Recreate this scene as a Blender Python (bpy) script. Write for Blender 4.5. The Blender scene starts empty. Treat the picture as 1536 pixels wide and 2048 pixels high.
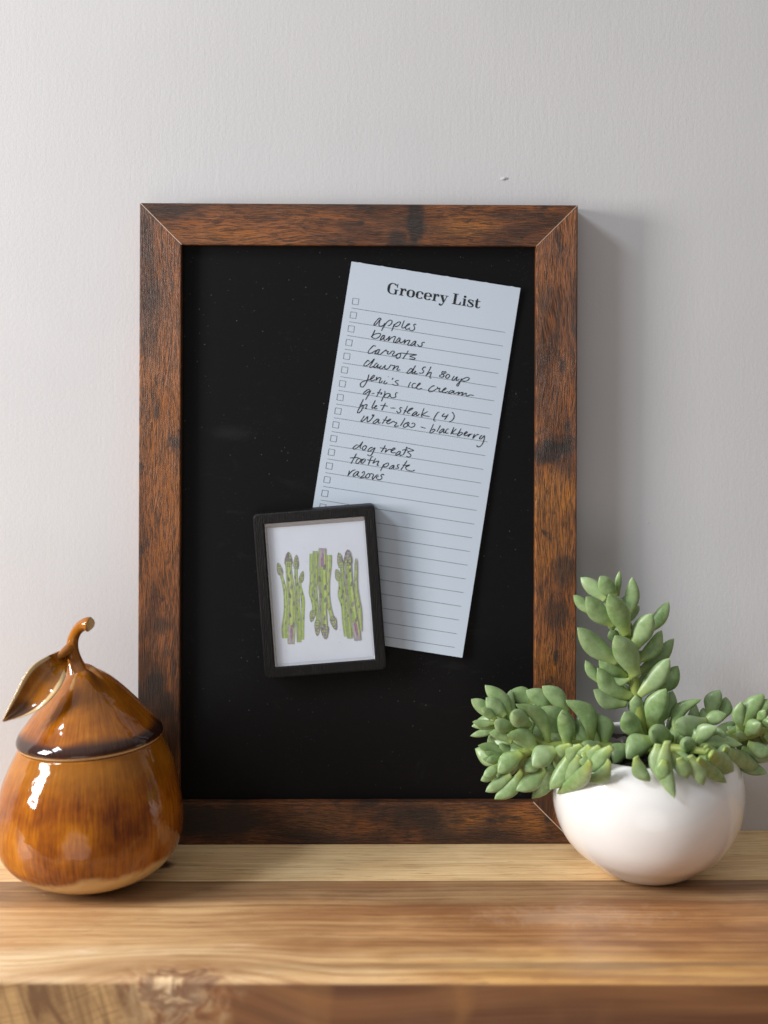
import bpy, bmesh, math, random
from mathutils import Vector, Matrix, noise

random.seed(7)
scn = bpy.context.scene
COL = scn.collection

# ------------------------------------------------------------------ camera
F_PX, PX0, PY0 = 2700.0, 768.0, 650.0          # focal length and principal point in photo pixels (1536 x 2048)
CAM = Vector((0.00292, -0.83242, 0.31197))
YAW, ROLL = 0.01497, 0.00383
_fw = Vector((math.sin(YAW), math.cos(YAW), 0))
_rt = Vector((math.cos(YAW), -math.sin(YAW), 0))
_up = Vector((0, 0, 1))
_r2 = math.cos(ROLL) * _rt + math.sin(ROLL) * _up
_u2 = -math.sin(ROLL) * _rt + math.cos(ROLL) * _up
cd = bpy.data.cameras.new('camera')
cam = bpy.data.objects.new('camera', cd)
COL.objects.link(cam)
cam.matrix_world = Matrix(((_r2.x, _u2.x, -_fw.x, CAM.x), (_r2.y, _u2.y, -_fw.y, CAM.y), (_r2.z, _u2.z, -_fw.z, CAM.z), (0, 0, 0, 1)))
cd.sensor_fit = 'VERTICAL'
cd.sensor_height = 36.0
cd.lens = F_PX / 2048 * 36.0
cd.shift_y = -(1024 - PY0) / 2048
cd.clip_start, cd.clip_end = 0.02, 50
cd.dof.use_dof = True
cd.dof.focus_distance = 0.790
cd.dof.aperture_fstop = 4.3
cd.dof.aperture_blades = 7
scn.camera = cam

# ------------------------------------------------------------------ world: soft room light, greyer above, warmer below
world = bpy.data.worlds.new('World')
scn.world = world
world.use_nodes = True
wn, wl = world.node_tree.nodes, world.node_tree.links
bg = wn['Background']
tc = wn.new('ShaderNodeTexCoord')
sp = wn.new('ShaderNodeSeparateXYZ')
wr = wn.new('ShaderNodeValToRGB')
mp = wn.new('ShaderNodeMapRange')
mp.inputs[1].default_value, mp.inputs[2].default_value = -1, 1
wl.new(tc.outputs['Generated'], sp.inputs[0])
wl.new(sp.outputs['Z'], mp.inputs[0])
wl.new(mp.outputs[0], wr.inputs[0])
side = wn.new('ShaderNodeMapRange')                 # the room is lighter towards the window side
side.inputs[1].default_value, side.inputs[2].default_value = -1, 1
side.inputs[3].default_value, side.inputs[4].default_value = 1.50, 0.50
wl.new(sp.outputs['X'], side.inputs[0])
mulc = wn.new('ShaderNodeVectorMath'); mulc.operation = 'SCALE'
wl.new(wr.outputs[0], mulc.inputs[0]); wl.new(side.outputs[0], mulc.inputs['Scale'])
# soft bright spot added behind the camera, like sunlit floor, for glaze reflections
dotp = wn.new('ShaderNodeVectorMath'); dotp.operation = 'DOT_PRODUCT'
wl.new(tc.outputs['Generated'], dotp.inputs[0]); dotp.inputs[1].default_value = (-0.10, -0.94, -0.326)
spot = wn.new('ShaderNodeMapRange'); spot.interpolation_type = 'SMOOTHSTEP'
spot.inputs[1].default_value, spot.inputs[2].default_value = 0.930, 0.985
spot.inputs[3].default_value, spot.inputs[4].default_value = 0.0, 1.9
wl.new(dotp.outputs['Value'], spot.inputs[0])
addc = wn.new('ShaderNodeVectorMath'); addc.operation = 'ADD'
wl.new(mulc.outputs[0], addc.inputs[0]); wl.new(spot.outputs[0], addc.inputs[1])
wl.new(addc.outputs[0], bg.inputs[0])
els = wr.color_ramp.elements
els[0].position, els[0].color = 0.0, (0.54, 0.35, 0.22, 1)
els[1].position, els[1].color = 1.0, (1.40, 1.38, 1.36, 1)
e = els.new(0.42); e.color = (0.40, 0.335, 0.29, 1)
e = els.new(0.60); e.color = (0.36, 0.36, 0.38, 1)
bg.inputs[1].default_value = 0.54

# ------------------------------------------------------------------ window light on the left, dimmer window in front
def area(name, loc, rot, sx, sy, power, color):
    ld = bpy.data.lights.new(name, 'AREA')
    ld.shape = 'RECTANGLE'
    ld.size, ld.size_y = sx, sy
    ld.energy, ld.color = power, color
    o = bpy.data.objects.new(name, ld)
    COL.objects.link(o)
    o.location = loc
    o.rotation_euler = rot
    return o
# a window high in the wall to the left, facing along +x
area('window_light', (-2.20, -1.48, 2.06), (0, math.radians(-58), 0), 0.55, 0.75, 56, (0.86, 0.93, 1.0))
# lower pane of the same window wall
area('low_window_light', (-1.12, -0.50, 0.42), (0, math.radians(-84), 0), 0.42, 0.30, 19, (1.0, 0.97, 0.94))

scn.view_settings.view_transform = 'Standard'
scn.view_settings.look = 'None'
scn.view_settings.exposure = 0.0
scn.view_settings.gamma = 1.0
scn.view_settings.use_curve_mapping = False
scn.cycles.use_denoising = True
scn.cycles.max_bounces = 8
scn.cycles.caustics_reflective = False

# ------------------------------------------------------------------ helpers
def at(px, py, Y):
    """point on the plane y = Y that stands behind pixel (px, py) of the photograph"""
    d = (px - PX0) / F_PX * _r2 - (py - PY0) / F_PX * _u2 + _fw
    return CAM + d * ((Y - CAM.y) / d.y)

def tag(o, label, cat, group=None, kind=None):
    if label: o['label'] = label
    if cat: o['category'] = cat
    if group: o['group'] = group
    if kind: o['kind'] = kind
    return o

def empty(name, loc):
    o = bpy.data.objects.new(name, None)
    o.empty_display_size = 0.02
    COL.objects.link(o)
    o.location = loc
    return o

def wloc(o):
    v = Vector((0, 0, 0))
    while o is not None:
        v += o.location
        o = o.parent
    return v

def build(name, verts, faces, mat, parent=None, smooth=False, mats=None, fmat=None, loc=None):
    """one mesh object from world-space vertices"""
    off = wloc(parent) if parent is not None else Vector(loc or (0, 0, 0))
    me = bpy.data.meshes.new(name)
    me.from_pydata([Vector(v) - off for v in verts], [], faces)
    for m in (mats or [mat]):
        me.materials.append(m)
    if fmat:
        for p, i in zip(me.polygons, fmat):
            p.material_index = i
    if smooth:
        for p in me.polygons: p.use_smooth = True
    me.validate()
    bm = bmesh.new(); bm.from_mesh(me)
    bmesh.ops.recalc_face_normals(bm, faces=bm.faces[:])
    bm.to_mesh(me); bm.free()
    o = bpy.data.objects.new(name, me)
    COL.objects.link(o)
    if parent is not None: o.parent = parent
    else: o.location = off
    return o

class MB:
    def __init__(s): s.v, s.f, s.m = [], [], []
    def add(s, v, f, m=0):
        b = len(s.v); s.v += list(v); s.f += [tuple(i + b for i in q) for q in f]; s.m += [m] * len(f)
    def box(s, a, b, m=0):
        x0, y0, z0 = a; x1, y1, z1 = b
        s.add([(x0,y0,z0),(x1,y0,z0),(x1,y1,z0),(x0,y1,z0),(x0,y0,z1),(x1,y0,z1),(x1,y1,z1),(x0,y1,z1)],
              [(0,3,2,1),(4,5,6,7),(0,1,5,4),(1,2,6,5),(2,3,7,6),(3,0,4,7)], m)

def smooth_path(pts, n=5):
    """Catmull-Rom through a list of tuples of any dimension"""
    if len(pts) < 3:
        a, b = pts[0], pts[-1]
        return [tuple(a[k] + (b[k] - a[k]) * i / n for k in range(len(a))) for i in range(n + 1)]
    P = [tuple(2 * a - b for a, b in zip(pts[0], pts[1]))] + list(pts) + [tuple(2 * a - b for a, b in zip(pts[-1], pts[-2]))]
    out = []
    for i in range(1, len(P) - 2):
        p0, p1, p2, p3 = P[i-1], P[i], P[i+1], P[i+2]
        for k in range(n):
            t = k / n
            out.append(tuple(0.5 * (2*b + (c-a)*t + (2*a-5*b+4*c-d)*t*t + (3*b-a-3*c+d)*t**3) for a, b, c, d in zip(p0, p1, p2, p3)))
    out.append(tuple(pts[-1]))
    return out

# ------------------------------------------------------------------ material helper
class M:
    def __init__(s, name, rough=0.5, spec=0.5):
        s.mat = bpy.data.materials.new(name)
        s.mat.use_nodes = True
        s.n, s.l = s.mat.node_tree.nodes, s.mat.node_tree.links
        s.b = s.n['Principled BSDF']
        s.b.inputs['Roughness'].default_value = rough
        s.b.inputs['Specular IOR Level'].default_value = spec
        s.tc = s.n.new('ShaderNodeTexCoord')
        s.co = s.tc.outputs['Object']
    def set(s, k, v):
        if hasattr(v, 'is_linked'): s.l.new(v, s.b.inputs[k])
        else: s.b.inputs[k].default_value = (*v, 1) if isinstance(v, tuple) and len(v) == 3 and 'Color' in k else v
    def _in(s, node, i, v):
        if v is None: return
        if hasattr(v, 'is_linked'): s.l.new(v, node.inputs[i])
        else: node.inputs[i].default_value = v
    def map(s, scale=(1,1,1), loc=(0,0,0), rot=(0,0,0), src=None):
        n = s.n.new('ShaderNodeMapping')
        s.l.new(src or s.co, n.inputs[0])
        n.inputs['Scale'].default_value = scale; n.inputs['Location'].default_value = loc; n.inputs['Rotation'].default_value = rot
        return n.outputs[0]
    def noise(s, scale, detail=4, rough=0.55, dist=0, vec=None):
        n = s.n.new('ShaderNodeTexNoise')
        s.l.new(vec or s.co, n.inputs['Vector'])
        n.inputs['Scale'].default_value = scale; n.inputs['Detail'].default_value = detail
        n.inputs['Roughness'].default_value = rough; n.inputs['Distortion'].default_value = dist
        return n.outputs['Fac']
    def voro(s, scale, vec=None, feat='F1', out='Distance', rnd=1.0):
        n = s.n.new('ShaderNodeTexVoronoi'); n.feature = feat
        s.l.new(vec or s.co, n.inputs['Vector']); n.inputs['Scale'].default_value = scale
        n.inputs['Randomness'].default_value = rnd
        return n.outputs[out]
    def ramp(s, fac, stops, interp='LINEAR'):
        n = s.n.new('ShaderNodeValToRGB'); n.color_ramp.interpolation = interp
        el = n.color_ramp.elements
        while len(el) > 1: el.remove(el[-1])
        for i, (p, c) in enumerate(stops):
            c = (c, c, c) if not isinstance(c, tuple) else c
            x = el[0] if i == 0 else el.new(p)
            x.position = p; x.color = (*c, 1)
        s._in(n, 0, fac)
        return n.outputs[0]
    def mix(s, fac, a, b, mode='MIX'):
        n = s.n.new('ShaderNodeMix'); n.data_type = 'RGBA'; n.blend_type = mode
        s._in(n, 0, fac)
        for i, v in ((6, a), (7, b)):
            if isinstance(v, tuple): v = (*v, 1)
            s._in(n, i, v)
        return n.outputs[2]
    def math(s, op, a, b=None, c=None, clamp=False):
        n = s.n.new('ShaderNodeMath'); n.operation = op; n.use_clamp = clamp
        s._in(n, 0, a); s._in(n, 1, b); s._in(n, 2, c)
        return n.outputs[0]
    def xyz(s, vec=None):
        n = s.n.new('ShaderNodeSeparateXYZ'); s.l.new(vec or s.co, n.inputs[0])
        return n.outputs
    def comb(s, x, y, z):
        n = s.n.new('ShaderNodeCombineXYZ')
        for i, v in enumerate((x, y, z)): s._in(n, i, v)
        return n.outputs[0]
    def dist(s, p, scale=(1,1,1), warp=None):
        """distance of the shading point from p, axes scaled"""
        n = s.n.new('ShaderNodeVectorMath'); n.operation = 'SUBTRACT'
        s.l.new(warp or s.co, n.inputs[0]); n.inputs[1].default_value = p
        m = s.n.new('ShaderNodeVectorMath'); m.operation = 'MULTIPLY'
        s.l.new(n.outputs[0], m.inputs[0]); m.inputs[1].default_value = scale
        k = s.n.new('ShaderNodeVectorMath'); k.operation = 'LENGTH'
        s.l.new(m.outputs[0], k.inputs[0])
        return k.outputs['Value']
    def sstep(s, v, a, b, lo=0.0, hi=1.0):
        n = s.n.new('ShaderNodeMapRange'); n.interpolation_type = 'SMOOTHSTEP'
        s._in(n, 0, v); n.inputs[1].default_value = a; n.inputs[2].default_value = b
        n.inputs[3].default_value = lo; n.inputs[4].default_value = hi
        return n.outputs[0]
    def bump(s, h, strength=0.3, dist=0.001, prev=None):
        n = s.n.new('ShaderNodeBump'); n.inputs['Strength'].default_value = strength; n.inputs['Distance'].default_value = dist
        s.l.new(h, n.inputs['Height'])
        if prev is not None: s.l.new(prev, n.inputs['Normal'])
        s.l.new(n.outputs[0], s.b.inputs['Normal'])
        return n.outputs[0]

# ------------------------------------------------------------------ materials
def mat_wall():
    m = M('wall_paint', 0.62, 0.3)
    brush = m.noise(1.0, 4, 0.65, 0.8, m.map((430, 1, 60), rot=(0, 0.03, 0)))
    brush2 = m.noise(1.0, 3, 0.6, 0.8, m.map((120, 1, 12), rot=(0, 0.10, 0)))
    peel = m.noise(420, 4, 0.65)
    fine = m.noise(1100, 2, 0.6)
    blotch = m.noise(6, 3)
    m.set('Base Color', m.mix(m.sstep(blotch, 0.35, 0.65), (0.556, 0.552, 0.562), (0.578, 0.573, 0.582)))
    strip = m.sstep(m.noise(1.0, 3, 0.5, 0, m.map((3.5, 1, 2.2))), 0.40, 0.62)
    h = m.math('MULTIPLY', brush, m.math('MULTIPLY_ADD', strip, 0.30, 0.08))
    h = m.math('ADD', h, m.math('MULTIPLY', brush2, 0.14))
    h = m.math('ADD', h, m.math('MULTIPLY', peel, 0.42))
    h = m.math('ADD', h, m.math('MULTIPLY', fine, 0.22))
    spots = m.sstep(m.voro(75), 0.09, 0.03)
    spots = m.math('MULTIPLY', spots, m.sstep(m.noise(30, 2), 0.58, 0.66))
    h = m.math('ADD', h, m.math('MULTIPLY', spots, 0.5))
    m.bump(h, 0.42, 0.0007)
    return m.mat

def mat_shelf():
    m = M('acacia_board', 0.42, 0.4)
    X, Y, Z = m.xyz()
    yy = m.math('ADD', Y, m.math('MULTIPLY', Z, 0.9))          # grain carries over the front edge
    v = m.comb(X, yy, m.math('MULTIPLY', Z, 0.4))
    KN = (-0.087, -0.1885, 0.0)
    kn = m.dist(KN, (1.0, 1.7, 1.0))                            # knot in the front edge bends the grain round it
    kx = m.math('SUBTRACT', X, KN[0])
    lift = m.math('MULTIPLY', m.sstep(kn, 0.085, 0.010), 0.016)
    wander = m.math('MULTIPLY', m.math('SUBTRACT', m.noise(1.0, 2, 0.5, 0, m.map((7, 9, 1))), 0.5), 0.012)
    yw = m.math('ADD', m.math('SUBTRACT', yy, lift), wander)
    wv = m.comb(X, yw, m.math('MULTIPLY', Z, 0.2))
    g0 = m.noise(1.0, 3, 0.6, 0.8, m.map((3.0, 30, 1), src=wv))
    g1 = m.noise(1.0, 5, 0.65, 0.7, m.map((2.4, 260, 1), src=wv))
    g2 = m.noise(1.0, 3, 0.7, 0.3, m.map((9, 1500, 1), src=wv))
    g4 = m.noise(1.0, 3, 0.6, 0.3, m.map((40, 900, 1), src=wv))
    g3 = m.noise(1.0, 3, 0.5, 0.9, m.map((2.6, 48, 1), loc=(4, 2, 0), src=wv))
    mott = m.noise(1.0, 3, 0.6, 0.5, m.map((16, 38, 10)))
    gg = m.math('ADD', m.math('MULTIPLY', g1, 0.62), m.math('MULTIPLY', mott, 0.38))
    def stave(light, dark, a=0.36, b_=0.64): return m.mix(m.sstep(gg, a, b_), light, dark)
    pale = stave((0.76, 0.58, 0.34), (0.60, 0.405, 0.205))
    pale = m.mix(m.math('MULTIPLY', m.sstep(g3, 0.56, 0.74), 0.40), pale, (0.42, 0.25, 0.11))
    grey = stave((0.36, 0.225, 0.118), (0.155, 0.086, 0.044))
    midr = stave((0.48, 0.250, 0.105), (0.225, 0.095, 0.038))
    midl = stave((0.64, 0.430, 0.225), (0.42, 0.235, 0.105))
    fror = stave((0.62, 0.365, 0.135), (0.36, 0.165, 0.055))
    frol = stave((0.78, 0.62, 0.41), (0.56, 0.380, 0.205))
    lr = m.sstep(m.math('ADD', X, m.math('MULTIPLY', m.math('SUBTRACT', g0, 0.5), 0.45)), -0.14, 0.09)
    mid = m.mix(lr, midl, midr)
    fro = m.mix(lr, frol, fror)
    w = m.math('ADD', Y, m.math('MULTIPLY', m.math('SUBTRACT', m.noise(1.0, 2, 0.5, 0.6, m.map((4.0, 16, 1))), 0.5), 0.026))
    c = m.mix(m.sstep(w, -0.098, -0.116), grey, mid)
    c = m.mix(m.sstep(w, -0.150, -0.168), c, fro)
    band = m.math('MULTIPLY', m.sstep(m.math('ABSOLUTE', m.math('ADD', w, 0.1765)), 0.0045, 0.0015), m.math('MULTIPLY', lr, 0.55))
    c = m.mix(band, c, (0.20, 0.125, 0.070))
    c = m.mix(m.math('MULTIPLY', m.sstep(g0, 0.50, 0.66), 0.60), c, m.mix(lr, (0.44, 0.27, 0.135), (0.24, 0.105, 0.048)))
    c = m.mix(m.sstep(Y, -0.0752, -0.0745), c, pale)
    # front face: end stave, redder, streaked across near the knot
    vert = m.noise(1.0, 4, 0.65, 0.9, m.map((95, 30, 16), src=m.comb(m.math('ADD', X, m.math('MULTIPLY', Z, 0.3)), Y, Z)))
    ff = m.mix(m.sstep(g3, 0.35, 0.65), (0.25, 0.108, 0.040), (0.115, 0.044, 0.018))
    ff = m.mix(m.math('MULTIPLY', m.sstep(mott, 0.52, 0.68), 0.5), ff, (0.36, 0.175, 0.058))
    ffl = m.mix(m.sstep(vert, 0.36, 0.66), (0.46, 0.285, 0.125), (0.155, 0.080, 0.035))
    ff = m.mix(m.sstep(m.math('ADD', X, m.math('MULTIPLY', m.math('SUBTRACT', mott, 0.5), 0.2)), -0.07, -0.11), ff, ffl)
    c = m.mix(m.sstep(Z, -0.0018, -0.0034), c, ff)
    # fine pores and darker growth lines
    c = m.mix(m.math('MULTIPLY', m.sstep(g2, 0.50, 0.62), 0.42), c, (0.20, 0.100, 0.044))
    c = m.mix(m.math('MULTIPLY', m.sstep(g4, 0.58, 0.66), 0.50), c, (0.15, 0.075, 0.034))
    # big knot: broken dark swirls, reddish bark, pale heart
    kw = m.math('ADD', kn, m.math('MULTIPLY', m.math('SUBTRACT', m.noise(42, 4, 0.65, 1.2), 0.5), 0.040))
    sw = m.noise(1.0, 5, 0.7, 2.6, m.map((46, 110, 46)))
    kc = m.ramp(sw, [(0.30, (0.085, 0.040, 0.026)), (0.42, (0.30, 0.125, 0.060)), (0.52, (0.58, 0.40, 0.22)), (0.70, (0.70, 0.57, 0.40))])
    c = m.mix(m.math('MULTIPLY', m.sstep(kw, 0.040, 0.008), 0.50), c, kc)
    ringd = m.math('ABSOLUTE', m.math('SUBTRACT', kw, 0.013))
    c = m.mix(m.math('MULTIPLY', m.sstep(ringd, 0.0060, 0.0006), 0.6), c, (0.12, 0.05, 0.032))
    c = m.mix(m.math('MULTIPLY', m.sstep(kw, 0.011, 0.005), 0.8), c, (0.70, 0.53, 0.34))
    # small dark knot by the wall
    k2 = m.dist((-0.1155, -0.0515, 0.0), (1.0, 1.55, 1.0))
    k2 = m.math('ADD', k2, m.math('MULTIPLY', m.math('SUBTRACT', m.noise(160, 3), 0.5), 0.006))
    c = m.mix(m.sstep(k2, 0.0135, 0.006), c, m.mix(m.sstep(m.noise(700, 2), 0.4, 0.6), (0.05, 0.03, 0.018), (0.12, 0.065, 0.035)))
    # scratches, scuffs and dried smears
    sc = m.sstep(m.noise(1.0, 3, 0.6, 1.5, m.map((30, 190, 1), rot=(0, 0, 0.35))), 0.70, 0.75)
    sc2 = m.sstep(m.noise(1.0, 3, 0.6, 0.6, m.map((26, 400, 1), rot=(0, 0, -0.7))), 0.72, 0.75)
    c = m.mix(m.math('MULTIPLY', m.math('MAXIMUM', sc, sc2), 0.30), c, (0.80, 0.70, 0.58))
    smear = m.dist((0.115, -0.121, 0), (14, 60, 1))
    smear = m.math('ADD', smear, m.math('MULTIPLY', m.math('SUBTRACT', m.noise(90, 4, 0.7, 1.0), 0.5), 2.0))
    c = m.mix(m.math('MULTIPLY', m.sstep(smear, 1.0, 0.10), 0.16), c, (0.70, 0.60, 0.50))
    c = m.mix(1.0, c, (1.20, 1.15, 1.08), 'MULTIPLY')
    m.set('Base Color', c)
    m.set('Roughness', m.sstep(m.noise(40, 3), 0.3, 0.7, 0.36, 0.52))
    m.bump(m.math('ADD', m.math('MULTIPLY', g2, 0.6), m.math('MULTIPLY', g1, 0.4)), 0.25, 0.0004)
    return m.mat

def mat_rail(name, along, marks, seed):
    """printed wood-grain foil on a frame rail; along = grain direction 'x' or 'z'; marks = dark burnt patches and painted-in shade (x, z, rx, rz, strength)"""
    m = M(name, 0.42, 0.35)
    X, Y, Z = m.xyz()
    L, A = (X, Z) if along == 'x' else (Z, X)
    A = m.math('ADD', A, m.math('MULTIPLY', Y, 0.7))
    v = m.comb(m.math('ADD', L, seed), A, 0.0)
    warp = m.math('MULTIPLY', m.math('SUBTRACT', m.noise(1.0, 2, 0.5, 0, m.map((14, 40, 1), src=v)), 0.5), 0.012)
    vw = m.comb(m.math('ADD', L, seed), m.math('ADD', A, warp), 0.0)
    pores = m.noise(1.0, 3, 0.7, 0.5, m.map((110, 2300, 1), src=vw))
    pores2 = m.noise(1.0, 4, 0.7, 0.8, m.map((34, 640, 1), src=vw))
    tone = m.noise(1.0, 3, 0.6, 0.6, m.map((13, 46, 1), src=v))
    tone2 = m.noise(1.0, 2, 0.5, 0.2, m.map((5, 9, 1), src=v))
    c = m.mix(m.sstep(tone, 0.34, 0.66), (0.078, 0.029, 0.013), (0.255, 0.086, 0.024))
    c = m.mix(m.math('MULTIPLY', m.sstep(tone2, 0.50, 0.70), 0.75), c, (0.38, 0.130, 0.026))
    for (x, z, rx, rz, st) in marks:            # areas of a clearer rusty orange
        if st < 0:
            d = m.math('ADD', m.dist((x, 0, z), (1 / rx, 0, 1 / rz)), m.math('MULTIPLY', m.math('SUBTRACT', m.noise(70, 3, 0.6), 0.5), 1.2))
            c = m.mix(m.math('MULTIPLY', m.sstep(d, 1.2, 0.3), -st), c, (0.40, 0.150, 0.028))
    streak = m.sstep(m.math('ADD', m.math('MULTIPLY', pores, 0.65), m.math('MULTIPLY', pores2, 0.35)), 0.45, 0.55)
    c = m.mix(m.math('MULTIPLY', streak, 0.80), c, (0.020, 0.012, 0.009))
    dark = None
    nz = m.math('MULTIPLY', m.math('SUBTRACT', m.noise(90, 4, 0.65), 0.5), 1.5)
    for (x, z, rx, rz, st) in marks:
        if st < 0: continue
        d = m.math('ADD', m.dist((x, 0, z), (1 / rx, 0, 1 / rz)), nz)
        d = m.math('MULTIPLY', m.sstep(d, 1.25, 0.45), st)
        dark = d if dark is None else m.math('MAXIMUM', dark, d)
    blot = m.math('MULTIPLY', m.sstep(m.noise(1.0, 4, 0.7, 0.5, m.map((38, 75, 1), loc=(3, 1, 0), src=v)), 0.54, 0.68), 0.80)
    dark = blot if dark is None else m.math('MAXIMUM', dark, blot)
    c = m.mix(dark, c, (0.022, 0.016, 0.014))
    m.set('Base Color', c)
    m.set('Roughness', m.sstep(pores, 0.35, 0.65, 0.36, 0.55))
    m.bump(m.math('ADD', pores, m.math('MULTIPLY', pores2, 0.7)), 0.75, 0.0007)
    return m.mat

def mat_board():
    m = M('black_board', 0.60, 0.16)
    sp = m.sstep(m.voro(260), 0.10, 0.05)
    sp = m.math('MULTIPLY', sp, m.sstep(m.voro(260, out='Color'), 0.62, 0.72))
    sp = m.math('MULTIPLY', sp, m.sstep(m.noise(14, 3), 0.40, 0.62))
    sp2 = m.sstep(m.voro(620), 0.13, 0.05)
    sp2 = m.math('MULTIPLY', sp2, m.sstep(m.noise(25, 3), 0.50, 0.70))
    d = m.math('MAXIMUM', m.math('MULTIPLY', sp, 0.13), m.math('MULTIPLY', sp2, 0.10))
    p = at(463, 866, -0.0158)
    sm = m.math('ADD', m.dist((p.x, p.y, p.z), (75, 0, 190)), m.math('MULTIPLY', m.math('SUBTRACT', m.noise(260, 4, 0.7), 0.5), 1.3))
    d = m.math('MAXIMUM', d, m.math('MULTIPLY', m.sstep(sm, 1.3, 0.0), 0.010))
    wipe = m.math('MULTIPLY', m.sstep(m.noise(1.0, 4, 0.6, 2.5, m.map((22, 1, 48), rot=(0, 0.5, 0))), 0.60, 0.78), 0.006)
    d = m.math('MAXIMUM', d, wipe)
    m.set('Base Color', m.mix(d, (0.0026, 0.0026, 0.0031), (0.75, 0.75, 0.75)))
    m.bump(m.noise(1500, 2), 0.12, 0.0002)
    return m.mat

def mat_plain(name, col, rough=0.5, spec=0.4, bump=None):
    m = M(name, rough, spec)
    n = m.noise(60, 3)
    m.set('Base Color', m.mix(n, tuple(c * 0.94 for c in col), tuple(min(1, c * 1.06) for c in col)))
    if bump: m.bump(m.noise(bump[0], 3), bump[1], bump[2])
    return m.mat

def mat_paper():
    m = M('list_paper', 0.75, 0.2)
    m.set('Base Color', m.mix(m.noise(30, 3), (0.485, 0.560, 0.650), (0.51, 0.585, 0.675)))
    m.bump(m.noise(1300, 3, 0.6), 0.18, 0.0003)
    return m.mat

def mat_magnet_frame():
    m = M('black_stained_wood', 0.50, 0.25)
    g = m.noise(1.0, 4, 0.7, 0.3, m.map((1500, 300, 130), rot=(0, -0.075, 0)))
    m.set('Base Color', m.mix(m.sstep(g, 0.5, 0.75), (0.0025, 0.0025, 0.0028), (0.017, 0.016, 0.016)))
    m.bump(g, 0.8, 0.0006)
    return m.mat

def mat_pane(name, tint, opac, rough):
    m = M(name, rough)
    tr = m.n.new('ShaderNodeBsdfTransparent')
    gl = m.n.new('ShaderNodeBsdfGlossy'); gl.inputs['Roughness'].default_value = rough
    df = m.n.new('ShaderNodeBsdfDiffuse'); df.inputs[0].default_value = (*tint, 1)
    fr = m.n.new('ShaderNodeFresnel'); fr.inputs[0].default_value = 1.46
    m1 = m.n.new('ShaderNodeMixShader'); m1.inputs[0].default_value = opac
    m2 = m.n.new('ShaderNodeMixShader')
    m.l.new(tr.outputs[0], m1.inputs[1]); m.l.new(df.outputs[0], m1.inputs[2])
    m.l.new(fr.outputs[0], m2.inputs[0]); m.l.new(m1.outputs[0], m2.inputs[1]); m.l.new(gl.outputs[0], m2.inputs[2])
    m.l.new(m2.outputs[0], m.n['Material Output'].inputs[0])
    return m.mat

def mat_attr(name, rough=0.7):
    m = M(name, rough, 0.2)
    a = m.n.new('ShaderNodeAttribute'); a.attribute_name = 'ink'
    n = m.noise(700, 3, 0.6)
    m.set('Base Color', m.mix(m.sstep(n, 0.35, 0.7), a.outputs['Color'], m.mix(0.20, a.outputs['Color'], (0.55, 0.62, 0.42))))
    return m.mat

def mat_glaze():
    """amber majolica glaze, streaked down the form; 'glaze' attribute: r = dark brown pooling, g = bare cream clay"""
    m = M('amber_glaze', 0.10, 0.55)
    a = m.n.new('ShaderNodeAttribute'); a.attribute_name = 'glaze'
    sep = m.n.new('ShaderNodeSeparateColor'); m.l.new(a.outputs['Color'], sep.inputs[0])
    X, Y, Z = m.xyz()
    ang = m.math('ARCTAN2', X, m.math('MULTIPLY', Y, -1))
    v = m.comb(ang, m.math('MULTIPLY', Z, 1.0), 0.0)
    st = m.noise(1.0, 4, 0.65, 0.2, m.map((34, 60, 1), src=v))
    st2 = m.noise(1.0, 4, 0.7, 0.2, m.map((95, 120, 1), src=v))
    bl = m.noise(38, 3, 0.6)
    t = m.math('ADD', m.math('MULTIPLY', st, 0.36), m.math('ADD', m.math('MULTIPLY', st2, 0.14), m.math('MULTIPLY', bl, 0.50)))
    c = m.ramp(t, [(0.34, (0.060, 0.013, 0.004)), (0.42, (0.160, 0.038, 0.004)), (0.52, (0.275, 0.078, 0.004)), (0.64, (0.430, 0.150, 0.006))])
    c = m.mix(m.math('MULTIPLY', sep.outputs[2], 0.45), c, (0.38, 0.150, 0.008))
    c = m.mix(m.math('MULTIPLY', m.math('MULTIPLY', sep.outputs[0], m.sstep(st2, 0.15, 0.6, 0.75, 1.0)), 0.97), c, (0.018, 0.008, 0.008))
    crz = m.math('ADD', sep.outputs[1], m.math('MULTIPLY', m.math('SUBTRACT', m.noise(70, 4, 0.6), 0.5), 0.9))
    cf = m.math('MULTIPLY', m.sstep(crz, 0.30, 0.78), m.sstep(sep.outputs[1], 0.02, 0.2))
    c = m.mix(cf, c, (0.62, 0.44, 0.22))
    m.set('Base Color', c)
    m.set('Roughness', 0.07)
    m.bump(m.math('ADD', bl, m.math('MULTIPLY', m.noise(90, 2), 0.4)), 0.22, 0.004)
    return m.mat

def mat_pot():
    m = M('white_porcelain_glaze', 0.10, 0.5)
    m.set('Base Color', m.mix(m.noise(14, 2), (0.80, 0.785, 0.765), (0.83, 0.815, 0.80)))
    m.set('Coat Weight', 0.6); m.set('Coat Roughness', 0.02)
    m.set('Roughness', 0.16)
    m.bump(m.noise(28, 2), 0.05, 0.003)
    return m.mat

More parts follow.
